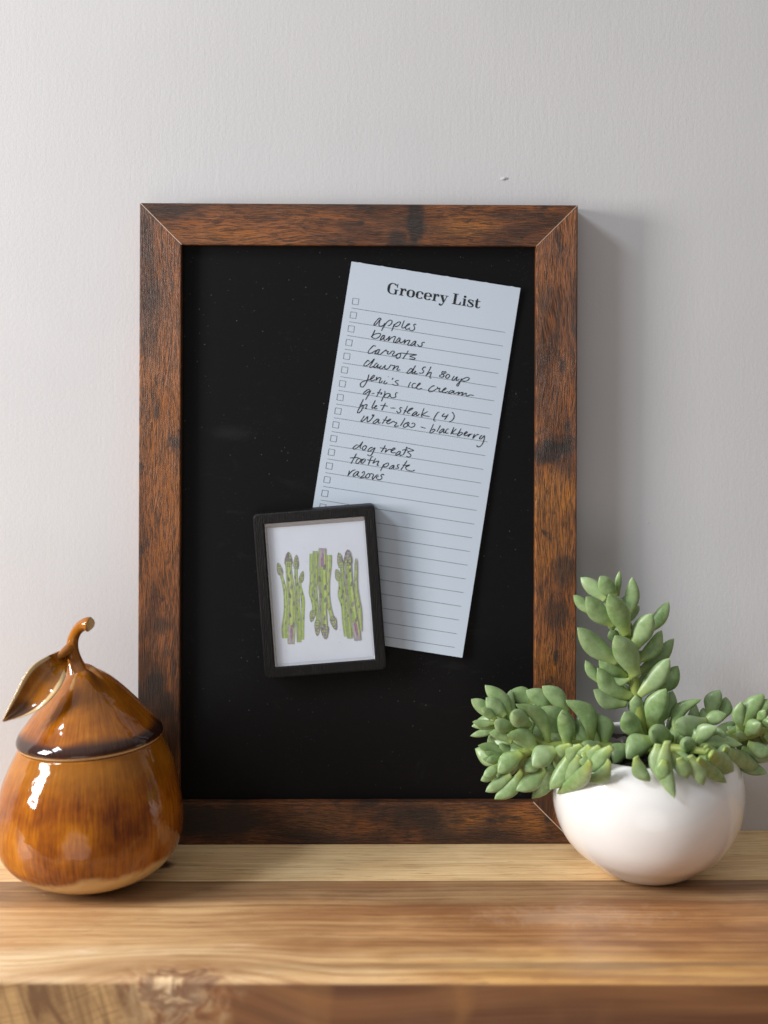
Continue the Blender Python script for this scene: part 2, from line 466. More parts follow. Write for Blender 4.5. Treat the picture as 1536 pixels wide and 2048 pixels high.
def mat_leaf():
    """waxy blue-green leaf; 't' attribute runs base 0 -> tip 1"""
    m = M('succulent_leaf_skin', 0.36, 0.5)
    a = m.n.new('ShaderNodeAttribute'); a.attribute_name = 't'
    t = a.outputs['Fac']
    oi = m.n.new('ShaderNodeObjectInfo')
    rnd = oi.outputs['Random']
    n1 = m.noise(190, 4, 0.6)
    n2 = m.noise(900, 3, 0.6)
    c = m.mix(m.sstep(n1, 0.30, 0.72), (0.150, 0.255, 0.072), (0.280, 0.395, 0.172))
    c = m.mix(m.math('MULTIPLY', m.sstep(t, 0.42, 0.0), 0.75), c, (0.330, 0.410, 0.060))
    c = m.mix(m.math('MULTIPLY', rnd, 0.40), c, (0.345, 0.440, 0.245))
    lw = m.n.new('ShaderNodeLayerWeight'); lw.inputs[0].default_value = 0.35
    c = m.mix(m.math('MULTIPLY', m.sstep(n2, 0.45, 0.75), 0.22), c, (0.36, 0.46, 0.29))
    c = m.mix(m.math('MULTIPLY', m.sstep(t, 0.975, 1.0), 0.35), c, (0.45, 0.33, 0.16))
    m.set('Base Color', c)
    m.set('Subsurface Weight', 0.06); m.b.inputs['Subsurface Radius'].default_value = (0.5, 1.0, 0.25); m.set('Subsurface Scale', 0.002)
    m.set('Sheen Weight', 0.06); m.set('Sheen Roughness', 0.45)
    m.bump(m.math('ADD', n1, m.math('MULTIPLY', n2, 0.4)), 0.10, 0.0008)
    return m.mat

MW, MS, MB_, MP = mat_wall(), mat_shelf(), mat_board(), mat_paper()
M_SEAM = mat_plain('pale_mitre_edge', (0.62, 0.50, 0.40), 0.7)
M_INK = mat_plain('black_printing_ink', (0.018, 0.019, 0.021), 0.6, 0.25)
M_PEN = mat_plain('black_pen_ink', (0.012, 0.014, 0.020), 0.45, 0.35)
M_LINE = mat_plain('grey_ruling_ink', (0.12, 0.135, 0.155), 0.7, 0.2)
M_CARD = mat_plain('white_card', (0.60, 0.645, 0.735), 0.6, 0.3)
M_MAG = mat_magnet_frame()
M_PANE = mat_pane('clear_acrylic', (0.9, 0.92, 0.95), 0.02, 0.02)
M_EDGE_LIT = mat_pane('acrylic_edge_lit', (0.95, 0.97, 1.0), 0.85, 0.08)
M_EDGE_DIM = mat_pane('acrylic_edge_dim', (0.62, 0.57, 0.55), 0.45, 0.06)
M_PRINT = mat_attr('watercolour_print')
M_GLAZE, M_POT, M_LEAF = mat_glaze(), mat_pot(), mat_leaf()
M_STEM = mat_plain('succulent_stem_skin', (0.24, 0.30, 0.07), 0.5, 0.4, (400, 0.2, 0.0005))
M_SOIL = mat_plain('dark_potting_soil', (0.030, 0.022, 0.016), 0.9, 0.2, (300, 1.0, 0.004))
M_PEB = mat_plain('dark_grey_stone', (0.10, 0.085, 0.080), 0.45, 0.5, (120, 0.3, 0.001))

# ------------------------------------------------------------------ setting: wall
b = MB(); b.box((-2.2, 0, -1.0), (2.2, 0.10, 2.2))
wall = build('wall', b.v, b.f, MW); tag(wall, 'off-white painted wall with fine vertical brush marks behind everything', 'wall', kind='structure')

# chip of paint standing proud of the wall
bm = bmesh.new(); bmesh.ops.create_icosphere(bm, subdivisions=2, radius=0.0011)
c0 = at(1007, 357, -0.0004)
for v in bm.verts:
    v.co = Vector((v.co.x * 1.7, v.co.y * 0.5, v.co.z * 0.75 + v.co.x * 0.2)) * (1 + 0.5 * noise.noise(v.co * 2500)) + c0
me = bpy.data.meshes.new('wall_nib'); bm.to_mesh(me); bm.free(); me.materials.append(MW)
nib = bpy.data.objects.new('wall_nib', me); COL.objects.link(nib); nib.parent = wall

# ------------------------------------------------------------------ wooden shelf (board with a softened front edge)
def shelf():
    x0, x1, yb, th, r = -0.75, 0.75, 0.0, 0.036, 0.0030
    def yf(x): return -0.1885 - 0.0028 * (x / 0.25)
    prof = [(None, 0.0)]
    n = 44
    rows = []
    for i in range(n + 1):
        x = x0 + (x1 - x0) * i / n
        f = yf(x) + 0.0004 * noise.noise(Vector((x * 18, 0.3, 0)))
        p = [(x, yb - 0.0003, 0.0)]
        for k in range(7):
            a = math.pi / 2 * k / 6
            p.append((x, f + r - r * math.sin(a), -r + r * math.cos(a)))
        p += [(x, f, -th + 0.002), (x, f + 0.002, -th), (x, yb - 0.0003, -th)]
        rows.append(p)
    V = [q for p in rows for q in p]; k = len(rows[0]); Fs = []
    for i in range(n):
        for j in range(k):
            a, c = i * k + j, i * k + (j + 1) % k
            Fs.append((a, c, c + k, a + k))
    Fs.append(tuple(range(k))); Fs.append(tuple(range(n * k, n * k + k))[::-1])
    o = build('wooden_shelf', V, Fs, MS)
    for p in o.data.polygons: p.use_smooth = False
    return o
tag(shelf(), 'thick brown and tan striped wooden shelf board with a knot in its front edge', 'shelf')

# ------------------------------------------------------------------ framed chalkboard
FW, FH, FT, RW, RD = 0.2630, 0.3845, 0.0220, 0.0250, 0.0062
chalk = empty('chalkboard', (0, -FT / 2, 0))
tag(chalk, 'black message board in a rustic brown wood frame leaning against the wall', 'chalkboard')
def rail(side, mat, seam):
    hw = FW / 2
    # profile: (distance in from the outer edge, depth from wall)
    c = 0.0008
    prof = [(0.0, 0.0006), (0.0, FT - c), (c * 0.3, FT - c * 0.3), (c, FT), (RW - c, FT), (RW - c * 0.3, FT - c * 0.3), (RW, FT - c), (RW, FT - RD - 0.003), (RW, 0.0006)]
    def pt(o, d, end, pull):
        # outer rectangle corner minus the offset, mitred at 45 degrees
        L, R, B, T = -hw + o, hw - o, 0.0002 + o, FH - o
        if side == 'top': return (L + pull if end == 0 else R - pull, -d, T)
        if side == 'bottom': return (L + pull if end == 0 else R - pull, -d, B)
        if side == 'left': return (L, -d, B + pull if end == 0 else T - pull)
        return (R, -d, B + pull if end == 0 else T - pull)
    V, Fs, fm = [], [], []
    cuts = [(0, 0.00004), (0, seam[0]), (1, seam[1]), (1, 0.00004)]
    for e, pull in cuts:
        for o, d in prof: V.append(pt(o, d, e, pull))
    k = len(prof)
    for s_ in range(3):
        for j in range(k - 1):
            a = s_ * k + j
            Fs.append((a, a + 1, a + 1 + k, a + k)); fm.append(1 if s_ != 1 and 1 <= j <= 5 else 0)
    Fs.append(tuple(range(k))); fm.append(1)
    Fs.append(tuple(range(3 * k, 4 * k))[::-1]); fm.append(1)
    return build('frame_rail', V, Fs, None, chalk, mats=[mat, M_SEAM], fmat=fm)
def P(px, py): 
    p = at(px, py, -FT); return p.x, p.z - 0.0
def mk(px, py, rx, rz, st):
    x, z = P(px, py); return (x, z, rx, rz, st)
rail('top', mat_rail('foil_wood_top', 'x', [mk(828, 450, .0065, .02, .95), mk(800, 478, .008, .008, .8), mk(1040, 432, .02, .004, .55), mk(330, 425, .018, .006, .45), mk(930, 455, .022, .008, -.6), mk(450, 470, .03, .006, -.3)], 1.3), (0.0005, 0.0004))
rail('bottom', mat_rail('foil_wood_bottom', 'x', [mk(400, 1640, .022, .012, .9), mk(470, 1640, .02, .012, .8), mk(590, 1650, .035, .012, .55), mk(835, 1635, .03, .010, .75), mk(1000, 1660, .03, .006, .45), mk(880, 1670, .012, .008, .6), mk(925, 1640, .016, .010, -.7), mk(1050, 1645, .02, .010, -.7), mk(640, 1640, .02, .008, -.4)], 5.1), (0.0004, 0.0006))  # dark marks at the left also paint in the pear jar's shadow
rail('left', mat_rail('foil_wood_left', 'z', [mk(310, 1370, .008, .012, .9), mk(300, 1420, .02, .018, .8), mk(335, 1480, .014, .02, .6), mk(325, 1250, .006, .006, .7), mk(312, 590, .006, .010, .35), mk(300, 690, .006, .014, .35)], 9.7), (0.0004, 0.00004))
rail('right', mat_rail('foil_wood_right', 'z', [mk(1110, 895, .014, .006, .95), mk(1095, 910, .010, .006, .9), mk(1130, 880, .012, .004, .7), mk(1130, 1140, .009, .012, .7), mk(1115, 1225, .010, .009, .65), mk(1100, 600, .012, .010, .4), mk(1110, 985, .020, .016, -.85), mk(1105, 1080, .016, .030, -.5), mk(1090, 1330, .010, .02, -.5)], 13.9), (0.00004, 0.00004))
BY = -(FT - RD)                                     # face of the black panel
i = RW - 0.0002
b = MB(); b.box((-FW/2 + i, BY, i), (FW/2 - i, BY + 0.0028, FH - i))
build('board_panel', b.v, b.f, MB_, chalk)

# ------------------------------------------------------------------ grocery list paper, held by the magnet
PAPER_Y = BY - 0.0009
paper = empty('grocery_list', at(813, 920, PAPER_Y))
tag(paper, 'tall pale blue-white grocery list sheet with handwriting on the black board', 'paper')
TL, TR, BR = (703, 523), (1041, 576), (924.5, 1315.5)
def sst(a, b, x):
    t = max(0, min(1, (x - a) / (b - a))); return t * t * (3 - 2 * t)
def lift(px, py):
    """how far the sheet curls off the board at a photo pixel (its free lower right corner most)"""
    ex, ey = TR[0] - TL[0], TR[1] - TL[1]; fx, fy = BR[0] - TR[0], BR[1] - TR[1]
    det = ex * fy - ey * fx
    qx, qy = px - TL[0], py - TL[1]
    u, v = (qx * fy - qy * fx) / det, (ex * qy - ey * qx) / det
    return 0.0034 * sst(0.40, 1.25, u) * max(0, (v - 0.30) / 0.70) ** 1.6 + 0.0012 * max(0, (0.16 - v) / 0.16) ** 1.5 + 0.0005 * sst(0.3, 1, u) * math.sin(v * 5)
def sheet():
    n, mrow = 60, 44
    nicks = {3, 11, 19, 27, 34, 41, 48, 57}
    V = []
    for r in range(mrow + 1):
        for i in range(n + 1):
            t, w = i / n, r / mrow
            x = TL[0] + (TR[0] - TL[0]) * t + (BR[0] - TR[0]) * w; y = TL[1] + (TR[1] - TL[1]) * t + (BR[1] - TR[1]) * w
            if r == 0: y -= 0.8 if i in nicks else 0.12 * math.sin(i * 1.9)
            V.append(at(x, y, PAPER_Y - lift(x, y)))
    nb = len(V); k = n + 1
    V += [p + Vector((0, 0.0002, 0)) for p in V]
    Fs = []
    for r in range(mrow):
        for i in range(n):
            a = r * k + i
            Fs += [(a, a + 1, a + k + 1, a + k), (a + nb + k, a + nb + k + 1, a + nb + 1, a + nb)]
    rim = list(range(k)) + [r * k + n for r in range(1, mrow + 1)] + [mrow * k + i for i in range(n - 1, -1, -1)] + [r * k for r in range(mrow - 1, 0, -1)]
    for q in range(len(rim)):
        a, c = rim[q], rim[(q + 1) % len(rim)]
        Fs.append((a, c, c + nb, a + nb))
    return V, Fs
v, f = sheet(); build('paper_sheet', v, f, MP, paper)

class Ink:
    """flat ribbons lying just proud of a plane y = Y, drawn in photo pixels"""
    def __init__(s, Y, lift=None): s.Y, s.v, s.f, s.k, s.c, s.lift = Y, [], [], 0, [], (lift or (lambda x, y: 0.0))
    def ribbon(s, pts, col=None, ends=True):
        """pts: (px, py, width_px)"""
        y = s.Y - s.k * 7e-7; s.k += 1
        b = len(s.v); n = len(pts)
        for i, (x, yy, w) in enumerate(pts):
            p0, p1 = pts[max(0, i - 1)], pts[min(n - 1, i + 1)]
            dx, dy = p1[0] - p0[0], p1[1] - p0[1]; L = math.hypot(dx, dy) or 1
            nx, ny = -dy / L * w / 2, dx / L * w / 2
            yo = y - i * 3e-8
            l_ = s.lift(x, yy); s.v += [at(x + nx, yy + ny, yo - l_), at(x - nx, yy - ny, yo - l_)]
        for i in range(n - 1):
            s.f.append((b + 2*i, b + 2*i + 1, b + 2*i + 3, b + 2*i + 2)); s.c.append(col)
    def poly(s, pts, col=None):
        y = s.Y - s.k * 7e-7; s.k += 1
        b = len(s.v)
        s.v += [at(x, yy, y - s.lift(x, yy)) for x, yy in pts]
        s.f.append(tuple(range(b, b + len(pts)))); s.c.append(col)
    def dot(s, x, y, r, col=None):
        s.poly([(x + r * math.cos(a * math.pi / 4), y + r * math.sin(a * math.pi / 4)) for a in range(8)], col)
    def build(s, name, mat, parent):
        o = build(name, s.v, s.f, mat, parent)
        if any(s.c):
            at_ = o.data.color_attributes.new('ink', 'FLOAT_COLOR', 'CORNER')
            for p, c in zip(o.data.polygons, s.c):
                for li in p.loop_indices: at_.data[li].color = (*(c or (0.5, 0.5, 0.5)), 1)
        return o

# printed heading, a bold Didone face; glyph strokes as (x, height, width) in units along the baseline
def heading():
    ink = Ink(PAPER_Y - 0.00010, lift)
    s = 6.982
    def T(x, h): return (760 + (105 + .9866 * x + .163 * h) / s, 550 + (255 + .163 * x - .9866 * h) / s)
    def st(pts, n=6, sm=True):
        q = smooth_path(pts, n) if sm else pts
        ink.ribbon([(*T(x, h), w / s) for x, h, w in q])
    def bar(x0, h0, x1, h1): ink.poly([T(x0, h0), T(x1, h0), T(x1, h1), T(x0, h1)])
    def ring(cx, cy, rx, ry, thick, thin, a0=0, a1=360, n=28, bulb=None):
        pts = []
        for i in range(n + 1):
            a = math.radians(a0 + (a1 - a0) * i / n)
            k = abs(math.cos(a)) ** 1.4
            w = thin + (thick - thin) * k
            x = cx + (rx - w / 2 * abs(math.cos(a))) * math.cos(a); h = cy + (ry - w / 2 * abs(math.sin(a))) * math.sin(a)
            pts.append((*T(x, h), w / s))
        ink.ribbon(pts)
    # G
    ring(58, 76, 72, 79, 36, 9, 52, 262)
    st([(100, 141, 9), (116, 122, 10), (124, 100, 7)]); bar(117, 98, 126, 154)
    st([(48, 2, 10), (78, 2, 10), (98, 14, 11), (106, 30, 8)])
    bar(96, 0, 124, 66); bar(82, 61, 142, 70)
    # r
    def r(x):
        bar(x, 0, x + 62, 9); bar(x + 17, 4, x + 46, 100); bar(x + 2, 93, x + 40, 101)
        st([(x + 44, 62, 8), (x + 54, 88, 12), (x + 72, 98, 14), (x + 84, 92, 14)]); ink.dot(*T(x + 82, 82), 15 / s)
    r(158)
    # o, c, e
    ring(320, 49, 58, 53, 34, 9)
    ring(448, 49, 56, 53, 34, 9, 48, 318); ink.dot(*T(481, 76), 15 / s)
    ring(562, 49, 56, 53, 34, 9, 0, 318); bar(520, 47, 616, 56)
    r(624)
    # y
    bar(726, 93, 785, 101); bar(800, 93, 846, 101)
    st([(752, 98, 32), (772, 50, 31), (790, 6, 26)], 4)
    st([(826, 98, 9), (806, 40, 9), (786, -10, 11), (766, -40, 13), (744, -44, 12)]); ink.dot(*T(742, -34), 15 / s)
    # L
    bar(908, 0, 1030, 9); bar(926, 4, 960, 150); bar(908, 143, 982, 152)
    st([(1000, 4, 8), (1020, 22, 10), (1027, 50, 8)]); bar(1012, 2, 1030, 34)
    # i
    bar(1046, 0, 1108, 9); bar(1062, 4, 1092, 100); bar(1048, 93, 1080, 101); ink.dot(*T(1076, 128), 18 / s)
    # s
    st([(1195, 78, 7), (1186, 92, 11), (1162, 98, 12), (1138, 90, 17), (1134, 74, 22), (1160, 58, 27), (1188, 42, 27), (1202, 26, 20), (1190, 8, 14), (1160, 2, 11), (1134, 10, 10), (1124, 30, 7)])
    bar(1193, 66, 1201, 100); bar(1122, 0, 1130, 36)
    # t
    bar(1222, 92, 1296, 101)
    st([(1254, 132, 10), (1252, 110, 22), (1250, 96, 30), (1250, 40, 30), (1254, 16, 28), (1272, 4, 14), (1292, 10, 10), (1302, 26, 8)])
    return ink.build('printed_heading', M_INK, paper)
heading()
ink = Ink(PAPER_Y - 0.00008, lift)
for k in range(24):
    xl, yl, xr, yr = 702.9 - 4.39 * k, 615.9 + 27.44 * k, 1010 - 4.39 * k, 664.7 + 27.40 * k
    ink.ribbon([(xl + (xr - xl) * i / 24, yl + (yr - yl) * i / 24, 0.85) for i in range(25)])
ink.build('printed_ruling', M_LINE, paper)
ink = Ink(PAPER_Y - 0.00008, lift)
for k in range(24):
    cx, cy = 710.9 - 4.39 * k, 602.9 + 27.42 * k
    u, w = (0.988 * 6.0, 0.157 * 6.0), (-0.157 * 6.0, 0.988 * 6.0)
    q = [(cx + a * u[0] + c * w[0], cy + a * u[1] + c * w[1]) for a, c in ((-1, -1), (1, -1), (1, 1), (-1, 1))]
    for j in range(4):
        ink.ribbon([(*q[j], 0.8), (*q[(j + 1) % 4], 0.8)])
ink.build('printed_checkbox', M_LINE, paper)

W1, W2, W3, W4, W5 = (720, 625, 9.6), (715, 705, 6.4), (700, 765, 9.6), (820, 785, 9.6), (685, 870, 9.6)
def word(o, text):
    """text: strokes separated by '/', points 'x,y' """
    return [[(o[0] + float(p.split(',')[0]) / o[2], o[1] + float(p.split(',')[1]) / o[2]) for p in s.split()] for s in text.split('/')]
ITEMS = [
 word(W1, "405,140 385,108 350,120 300,175 265,225 265,245 290,240 340,190 385,135 370,190 360,235 375,260 410,260 450,240 480,205/480,200 465,240 435,300 415,340 410,355/445,285 480,230 530,170 580,145 612,160 605,205 565,245 530,255/655,220 635,280 615,330 600,355/625,300 665,235 720,190 765,180 775,200 745,245 700,268 665,265/850,150 820,220 800,275 810,297 840,292 890,260 945,230 950,215 925,215 885,255 868,300 885,322 920,315 960,290/1075,235 1055,222 1030,240 1045,290 1035,330 990,348 935,325"),
 word(W1, "285,335 250,410 210,475/215,478 260,425 320,405 380,400 390,420 375,455 330,490 270,498 232,475/475,440 440,440 400,490 385,520 400,525 440,495 472,450 455,500 465,533 500,520 545,480 570,455 550,510 535,550/540,545 590,490 650,462 680,465 655,520 640,560 655,572 690,560/770,490 740,490 700,540 680,575 700,580 740,550 772,500 760,550 772,580 810,568 850,535 868,520 850,570 840,600/843,595 890,545 940,530 952,545 920,600 915,625 940,628 985,610/1065,545 1030,560 985,605 970,630 990,635 1040,600 1075,552 1055,605 1047,638 1065,640/1240,580 1215,570 1185,590 1190,620 1175,645 1140,650 1095,610"),
 word(W1, "290,655 285,635 250,640 200,690 160,740 155,775 180,785 230,770 305,725/370,705 330,720 290,770 285,795 310,795 350,760 380,708 350,770 345,805 385,803 440,760 500,715 500,738 540,748 520,780 540,800 580,780 605,745 650,743 655,768 625,800 622,825 660,830 720,795/730,790 690,840 700,880 740,875 775,830 770,795 740,785 720,800/745,790 800,778 900,792 1085,810 1020,822 955,840 1000,858 1055,880 1030,900 945,885/925,730 890,790 845,850 820,890"),
 word(W2, "152,117 130,100 100,130 80,155 85,172 120,165 170,125 215,80 180,140 155,180 165,192 210,172/255,135 235,140 210,175 210,192 235,185 265,150 253,180 258,195 285,182/305,165 282,200 300,212 340,180 357,160 345,195 365,213 400,195 425,160 450,168 478,166/480,165 460,200 448,222 480,190 510,173 522,185 502,215 512,228 545,218/700,215 680,205 650,235 630,260 650,268 690,240 720,200 742,165 710,225 695,260 710,265 745,235 730,260 738,276 770,262/875,190 850,186 828,215 845,240 825,264 785,262/940,180 910,240 870,305/875,295 910,265 943,253 930,295 925,323 945,325/1110,255 1088,243 1078,265 1105,290 1090,314 1055,312 1050,295 1090,275 1132,258 1120,242 1105,250/1150,280 1130,300 1130,325 1155,328 1177,300 1165,278 1145,285/1240,300 1220,325 1208,352 1225,355 1260,325 1277,310 1262,345 1275,355 1305,338/1330,330 1310,380 1290,420 1275,430 1268,415 1300,380 1345,340 1400,318 1428,330 1410,355 1370,367 1330,358"),
 word(W2, "145,280 125,350 95,410 65,442 38,432 35,400 60,375 120,355 160,345 195,325 217,300 205,290 175,320 165,350 185,362 225,345/247,310 238,340 232,360/236,352 270,322 298,325 285,355 278,385 295,388 320,360/355,358 335,388 350,402 380,383/392,306 394,311/455,325 440,347/527,360 502,358 480,375 507,395 517,412 480,420 445,405/680,375 660,410 645,450/742,397 715,395 695,425 705,450 740,450 775,420 802,400 795,390 765,420 755,455 780,470 825,457/985,430 970,425 930,450 908,480 920,502 960,495 1020,460/1022,438 1026,462 1055,457 1040,490 1060,502 1105,480 1132,462 1120,453 1090,480 1090,508 1120,512 1160,498/1222,487 1190,490 1165,515 1170,527 1200,515 1237,490 1225,515 1245,524 1275,512 1302,505/1302,505 1280,546/1283,540 1320,515 1347,510 1330,543 1338,545 1370,525 1392,522 1385,545 1410,556 1440,543 1487,550"),
 word(W3, "378,150 360,128 310,155 260,200 255,222 285,220 340,185 392,155 360,220 325,280 295,335/415,215 465,205/590,120 550,190 505,275/520,190 565,202 607,195 588,235/668,160 665,210 630,290 600,360/640,275 690,220 740,210 768,225 740,270 690,292 658,280/765,235 770,265 800,290 845,290 875,270 870,220 890,195 915,200"),
 word(W3, "257,315 220,390 185,470 150,540 140,575 165,582 205,550 235,500 252,455 215,425 188,427/190,462 240,450 275,432 328,425 305,475 300,502 325,500/485,340 450,410 420,470 425,497 460,480 500,460 512,445 490,443 470,480 480,507 525,498/680,390 645,460 605,535/580,440 640,440 722,455/396,376 398,380/775,488 870,492/1000,490 975,478 950,500 972,540 955,577 920,582 892,545/1105,445 1070,520 1022,605/1035,530 1090,560 1150,530 1202,500 1195,488 1150,505 1108,550 1105,587 1150,592/1280,560 1250,565 1205,600 1190,627 1215,632 1260,600 1290,567 1270,610 1285,637 1335,600/1420,490 1390,570 1365,640 1385,658/1490,555 1390,612 1380,622 1440,640 1525,652")
 + word(W4, "565,375 530,385 490,440 455,510 460,540 485,552/660,400 612,450 650,462 700,445/732,415 690,480 660,522/805,375 840,420 842,480 805,535 745,567"),
 word(W3, "275,635 240,690 208,735 225,748 280,710 342,650 325,720 340,757 390,720 440,660 457,625 430,622 422,650/545,700 510,708 450,755 440,780 470,787 520,750 557,710 540,760 550,782 585,770/708,650 665,720 615,790/630,715 700,727 748,735/690,765 750,735 778,710 755,703 715,740 703,780 730,792 780,770 835,745 855,767 897,770 880,800 848,832 870,842 940,830/1055,680 1010,760 965,832/1085,770 1040,800 1020,840 1040,862 1090,840 1130,790 1120,763 1095,775 1110,820 1160,857 1210,852 1242,820 1235,788 1200,778 1180,800/1355,850 1450,880")
 + word(W4, "450,605 410,690 378,765 400,777 460,740 477,715 450,703 412,727/582,630 545,700 508,757/652,700 620,703 570,745 555,772 575,777 620,745 655,707 640,750 650,777 690,745/747,700 715,703 678,750 690,782 735,775/840,665 810,740 778,802/887,700 820,760 798,777 850,797 910,790/980,690 940,760 908,820 925,834 985,805 1007,775 970,763 932,787/1030,812 1080,780 1097,760 1075,753 1040,790 1038,825 1080,827 1115,805/1142,790 1125,820 1108,857/1113,847 1160,802 1192,798/1237,795 1215,845 1203,882 1250,832 1300,803 1322,810/1382,820 1345,850 1333,887 1365,887 1420,832 1430,835 1420,900 1390,980 1340,1037 1290,1040 1283,1010"),
 word(W5, "302,195 270,188 220,225 198,255 215,272 260,255 330,200 387,125 350,200 333,245 357,255/420,203 385,235 378,275 405,287 440,260 457,220 435,203 412,215/582,235 540,243 495,280 488,312 520,312 570,275 622,245 590,310 560,370 525,397 490,392 483,370/820,195 785,260 735,332/715,245 790,255 835,262 825,300 812,340/820,330 865,290 910,272 932,290/925,315 980,285 1007,260 985,248 945,280 928,320 960,342 1020,335/1112,315 1075,318 1030,355 1018,382 1050,382 1095,350 1117,320 1095,365 1110,392 1155,378/1232,225 1205,300 1163,382/1142,290 1190,283 1250,290/1220,240 1290,263 1362,295 1300,310 1248,325 1297,370 1312,400 1270,422 1223,408"),
 word(W5, "267,355 220,440 158,552/140,440 220,435 302,430/302,448 265,490 253,535 285,547 330,510 347,470 315,448 295,460/340,475 375,465 402,463 370,490 353,530 380,542 420,505 437,470 405,458 380,478/582,425 560,413 530,470 493,572/470,475 540,485 592,490/632,445 605,500 578,547/583,542 640,510 692,500 670,550 665,582 692,580/792,560 760,620 725,692/768,605 810,560 860,538 882,550 865,590 820,612 783,605/987,580 950,588 905,625 898,647 930,647 970,612 992,585 975,635 985,657/1092,570 1060,573 1048,600 1072,620 1055,642 1008,635/1237,490 1180,580 1118,667/1150,575 1220,582 1262,585/1220,610 1270,587 1287,575 1250,578 1213,615 1220,657 1270,682 1340,692 1387,670"),
 word(W5, "130,680 120,730 98,787/105,770 160,712 200,680 242,668/302,695 260,708 210,755 203,787 235,787 285,740 312,700 285,760 298,792 330,785/370,735 400,703 422,715 400,770 328,827 390,817 440,800/482,745 445,785 448,822 485,822 517,785 517,750 485,738/515,750 570,743 592,770 570,810 573,852 610,812 650,772 692,765/797,770 770,753 733,775 757,820 720,857 670,852 643,815 692,790"),
]
for strokes in ITEMS:
    ink = Ink(PAPER_Y - 0.00014, lift)
    for s_ in strokes:
        q = smooth_path(s_, 4)
        n = len(q)
        ink.ribbon([(x, y, 1.55 + 0.25 * math.sin(j * 0.55 + x) - (0.45 if j in (0, n - 1) else 0)) for j, (x, y) in enumerate(q)])
    ink.build('handwritten_item', M_PEN, paper)

# ------------------------------------------------------------------ framed asparagus magnet
MT = 0.0105
MY1 = PAPER_Y - 0.0004                                # back of the magnet
MY0 = MY1 - MT                                        # its front
mc = at(639, 1184, MY0)
magnet = empty('photo_magnet', (mc.x, MY1, mc.z))
tag(magnet, 'small black framed asparagus picture magnet holding the paper to the board', 'magnet')
ctl, ctr, cbr, cbl = [at(x, y, MY0) for x, y in ((505.4, 1028.7), (749.8, 1009.4), (772.8, 1339.0), (529.2, 1358))]
ux = ((ctr - ctl) + (cbr - cbl)) / 2; uz = ((ctl - cbl) + (ctr - cbr)) / 2
MWid, MHei = ux.length, uz.length
ux.normalize(); uz = Vector((-ux.z, 0, ux.x))
mo = (ctl + ctr + cbr + cbl) / 4
def ml(a, c, y): return Vector((mo.x + ux.x * a + uz.x * c, y, mo.z + ux.z * a + uz.z * c))
def rrect(w, h, r, n=5):
    out = []
    for cx, cz, a0 in ((w/2 - r, h/2 - r, 0), (-w/2 + r, h/2 - r, 90), (-w/2 + r, -h/2 + r, 180), (w/2 - r, -h/2 + r, 270)):
        for k in range(n + 1):
            a = math.radians(a0 + 90 * k / n); out.append((cx + r * math.cos(a), cz + r * math.sin(a)))
    return out
BRD = 0.0063
loops = []
n_ = 5
for ins, y in ((0.0003, MY1), (0.0, MY1 - 0.0004), (0.0, MY0 + 0.0007), (0.0002, MY0 + 0.0002), (0.0008, MY0)):
    loops.append([ml(a, c, y) for a, c in rrect(MWid - 2 * ins, MHei - 2 * ins, 0.0030, n_)])
for ins, y in ((BRD - 0.0004, MY0), (BRD, MY0 + 0.0004), (BRD, MY1 - 0.0008)):
    loops.append([ml(a, c, y) for a, c in rrect(MWid - 2 * ins, MHei - 2 * ins, 0.0006, n_)])
V = [p for l in loops for p in l]; k = len(loops[0]); Fs = []
for i in range(len(loops) - 1):
    for j in range(k):
        Fs.append((i*k + j, i*k + (j+1) % k, (i+1)*k + (j+1) % k, (i+1)*k + j))
Fs.append(tuple(range(k)))
build('frame', V, Fs, M_MAG, magnet)
CARD_Y = MY0 + 0.0030
iw, ih = MWid - 2 * BRD, MHei - 2 * BRD
V = [ml(a, c, y) for y in (CARD_Y, CARD_Y + 0.0006) for a, c in ((-iw/2 + .0002, -ih/2 + .0002), (iw/2 - .0002, -ih/2 + .0002), (iw/2 - .0002, ih/2 - .0002), (-iw/2 + .0002, ih/2 - .0002))]
card = build('picture_card', V, [(0,1,2,3), (7,6,5,4), (0,4,5,1), (1,5,6,2), (2,6,7,3), (3,7,4,0)], M_CARD, magnet)
PY_ = MY0 + 0.0003
ew = 0.0015
out = [(-iw/2 + .0003, -ih/2 + .0003), (iw/2 - .0003, -ih/2 + .0003), (iw/2 - .0003, ih/2 - .0003), (-iw/2 + .0003, ih/2 - .0003)]
build('cover_pane', [ml(*q, PY_) for q in out], [(0,1,2,3)], M_PANE, magnet)
# cut edges of the clear block sloping back to the picture; caught light painted bottom and right, top and left dimmer
inn = [(-iw/2 + ew, -ih/2 + ew), (iw/2 - ew, -ih/2 + ew), (iw/2 - ew, ih/2 - ew * 2.0), (-iw/2 + ew, ih/2 - ew * 2.0)]
for j, mt in ((0, M_EDGE_LIT), (1, M_EDGE_LIT), (2, M_EDGE_DIM), (3, M_EDGE_DIM)):
    a, c = j, (j + 1) % 4
    V = [ml(*inn[a], CARD_Y - 0.0002), ml(*inn[c], CARD_Y - 0.0002), ml(*out[c], PY_ + 0.0002), ml(*out[a], PY_ + 0.0002)]
    build('pane_edge', V, [(0, 1, 2, 3)], mt, magnet)

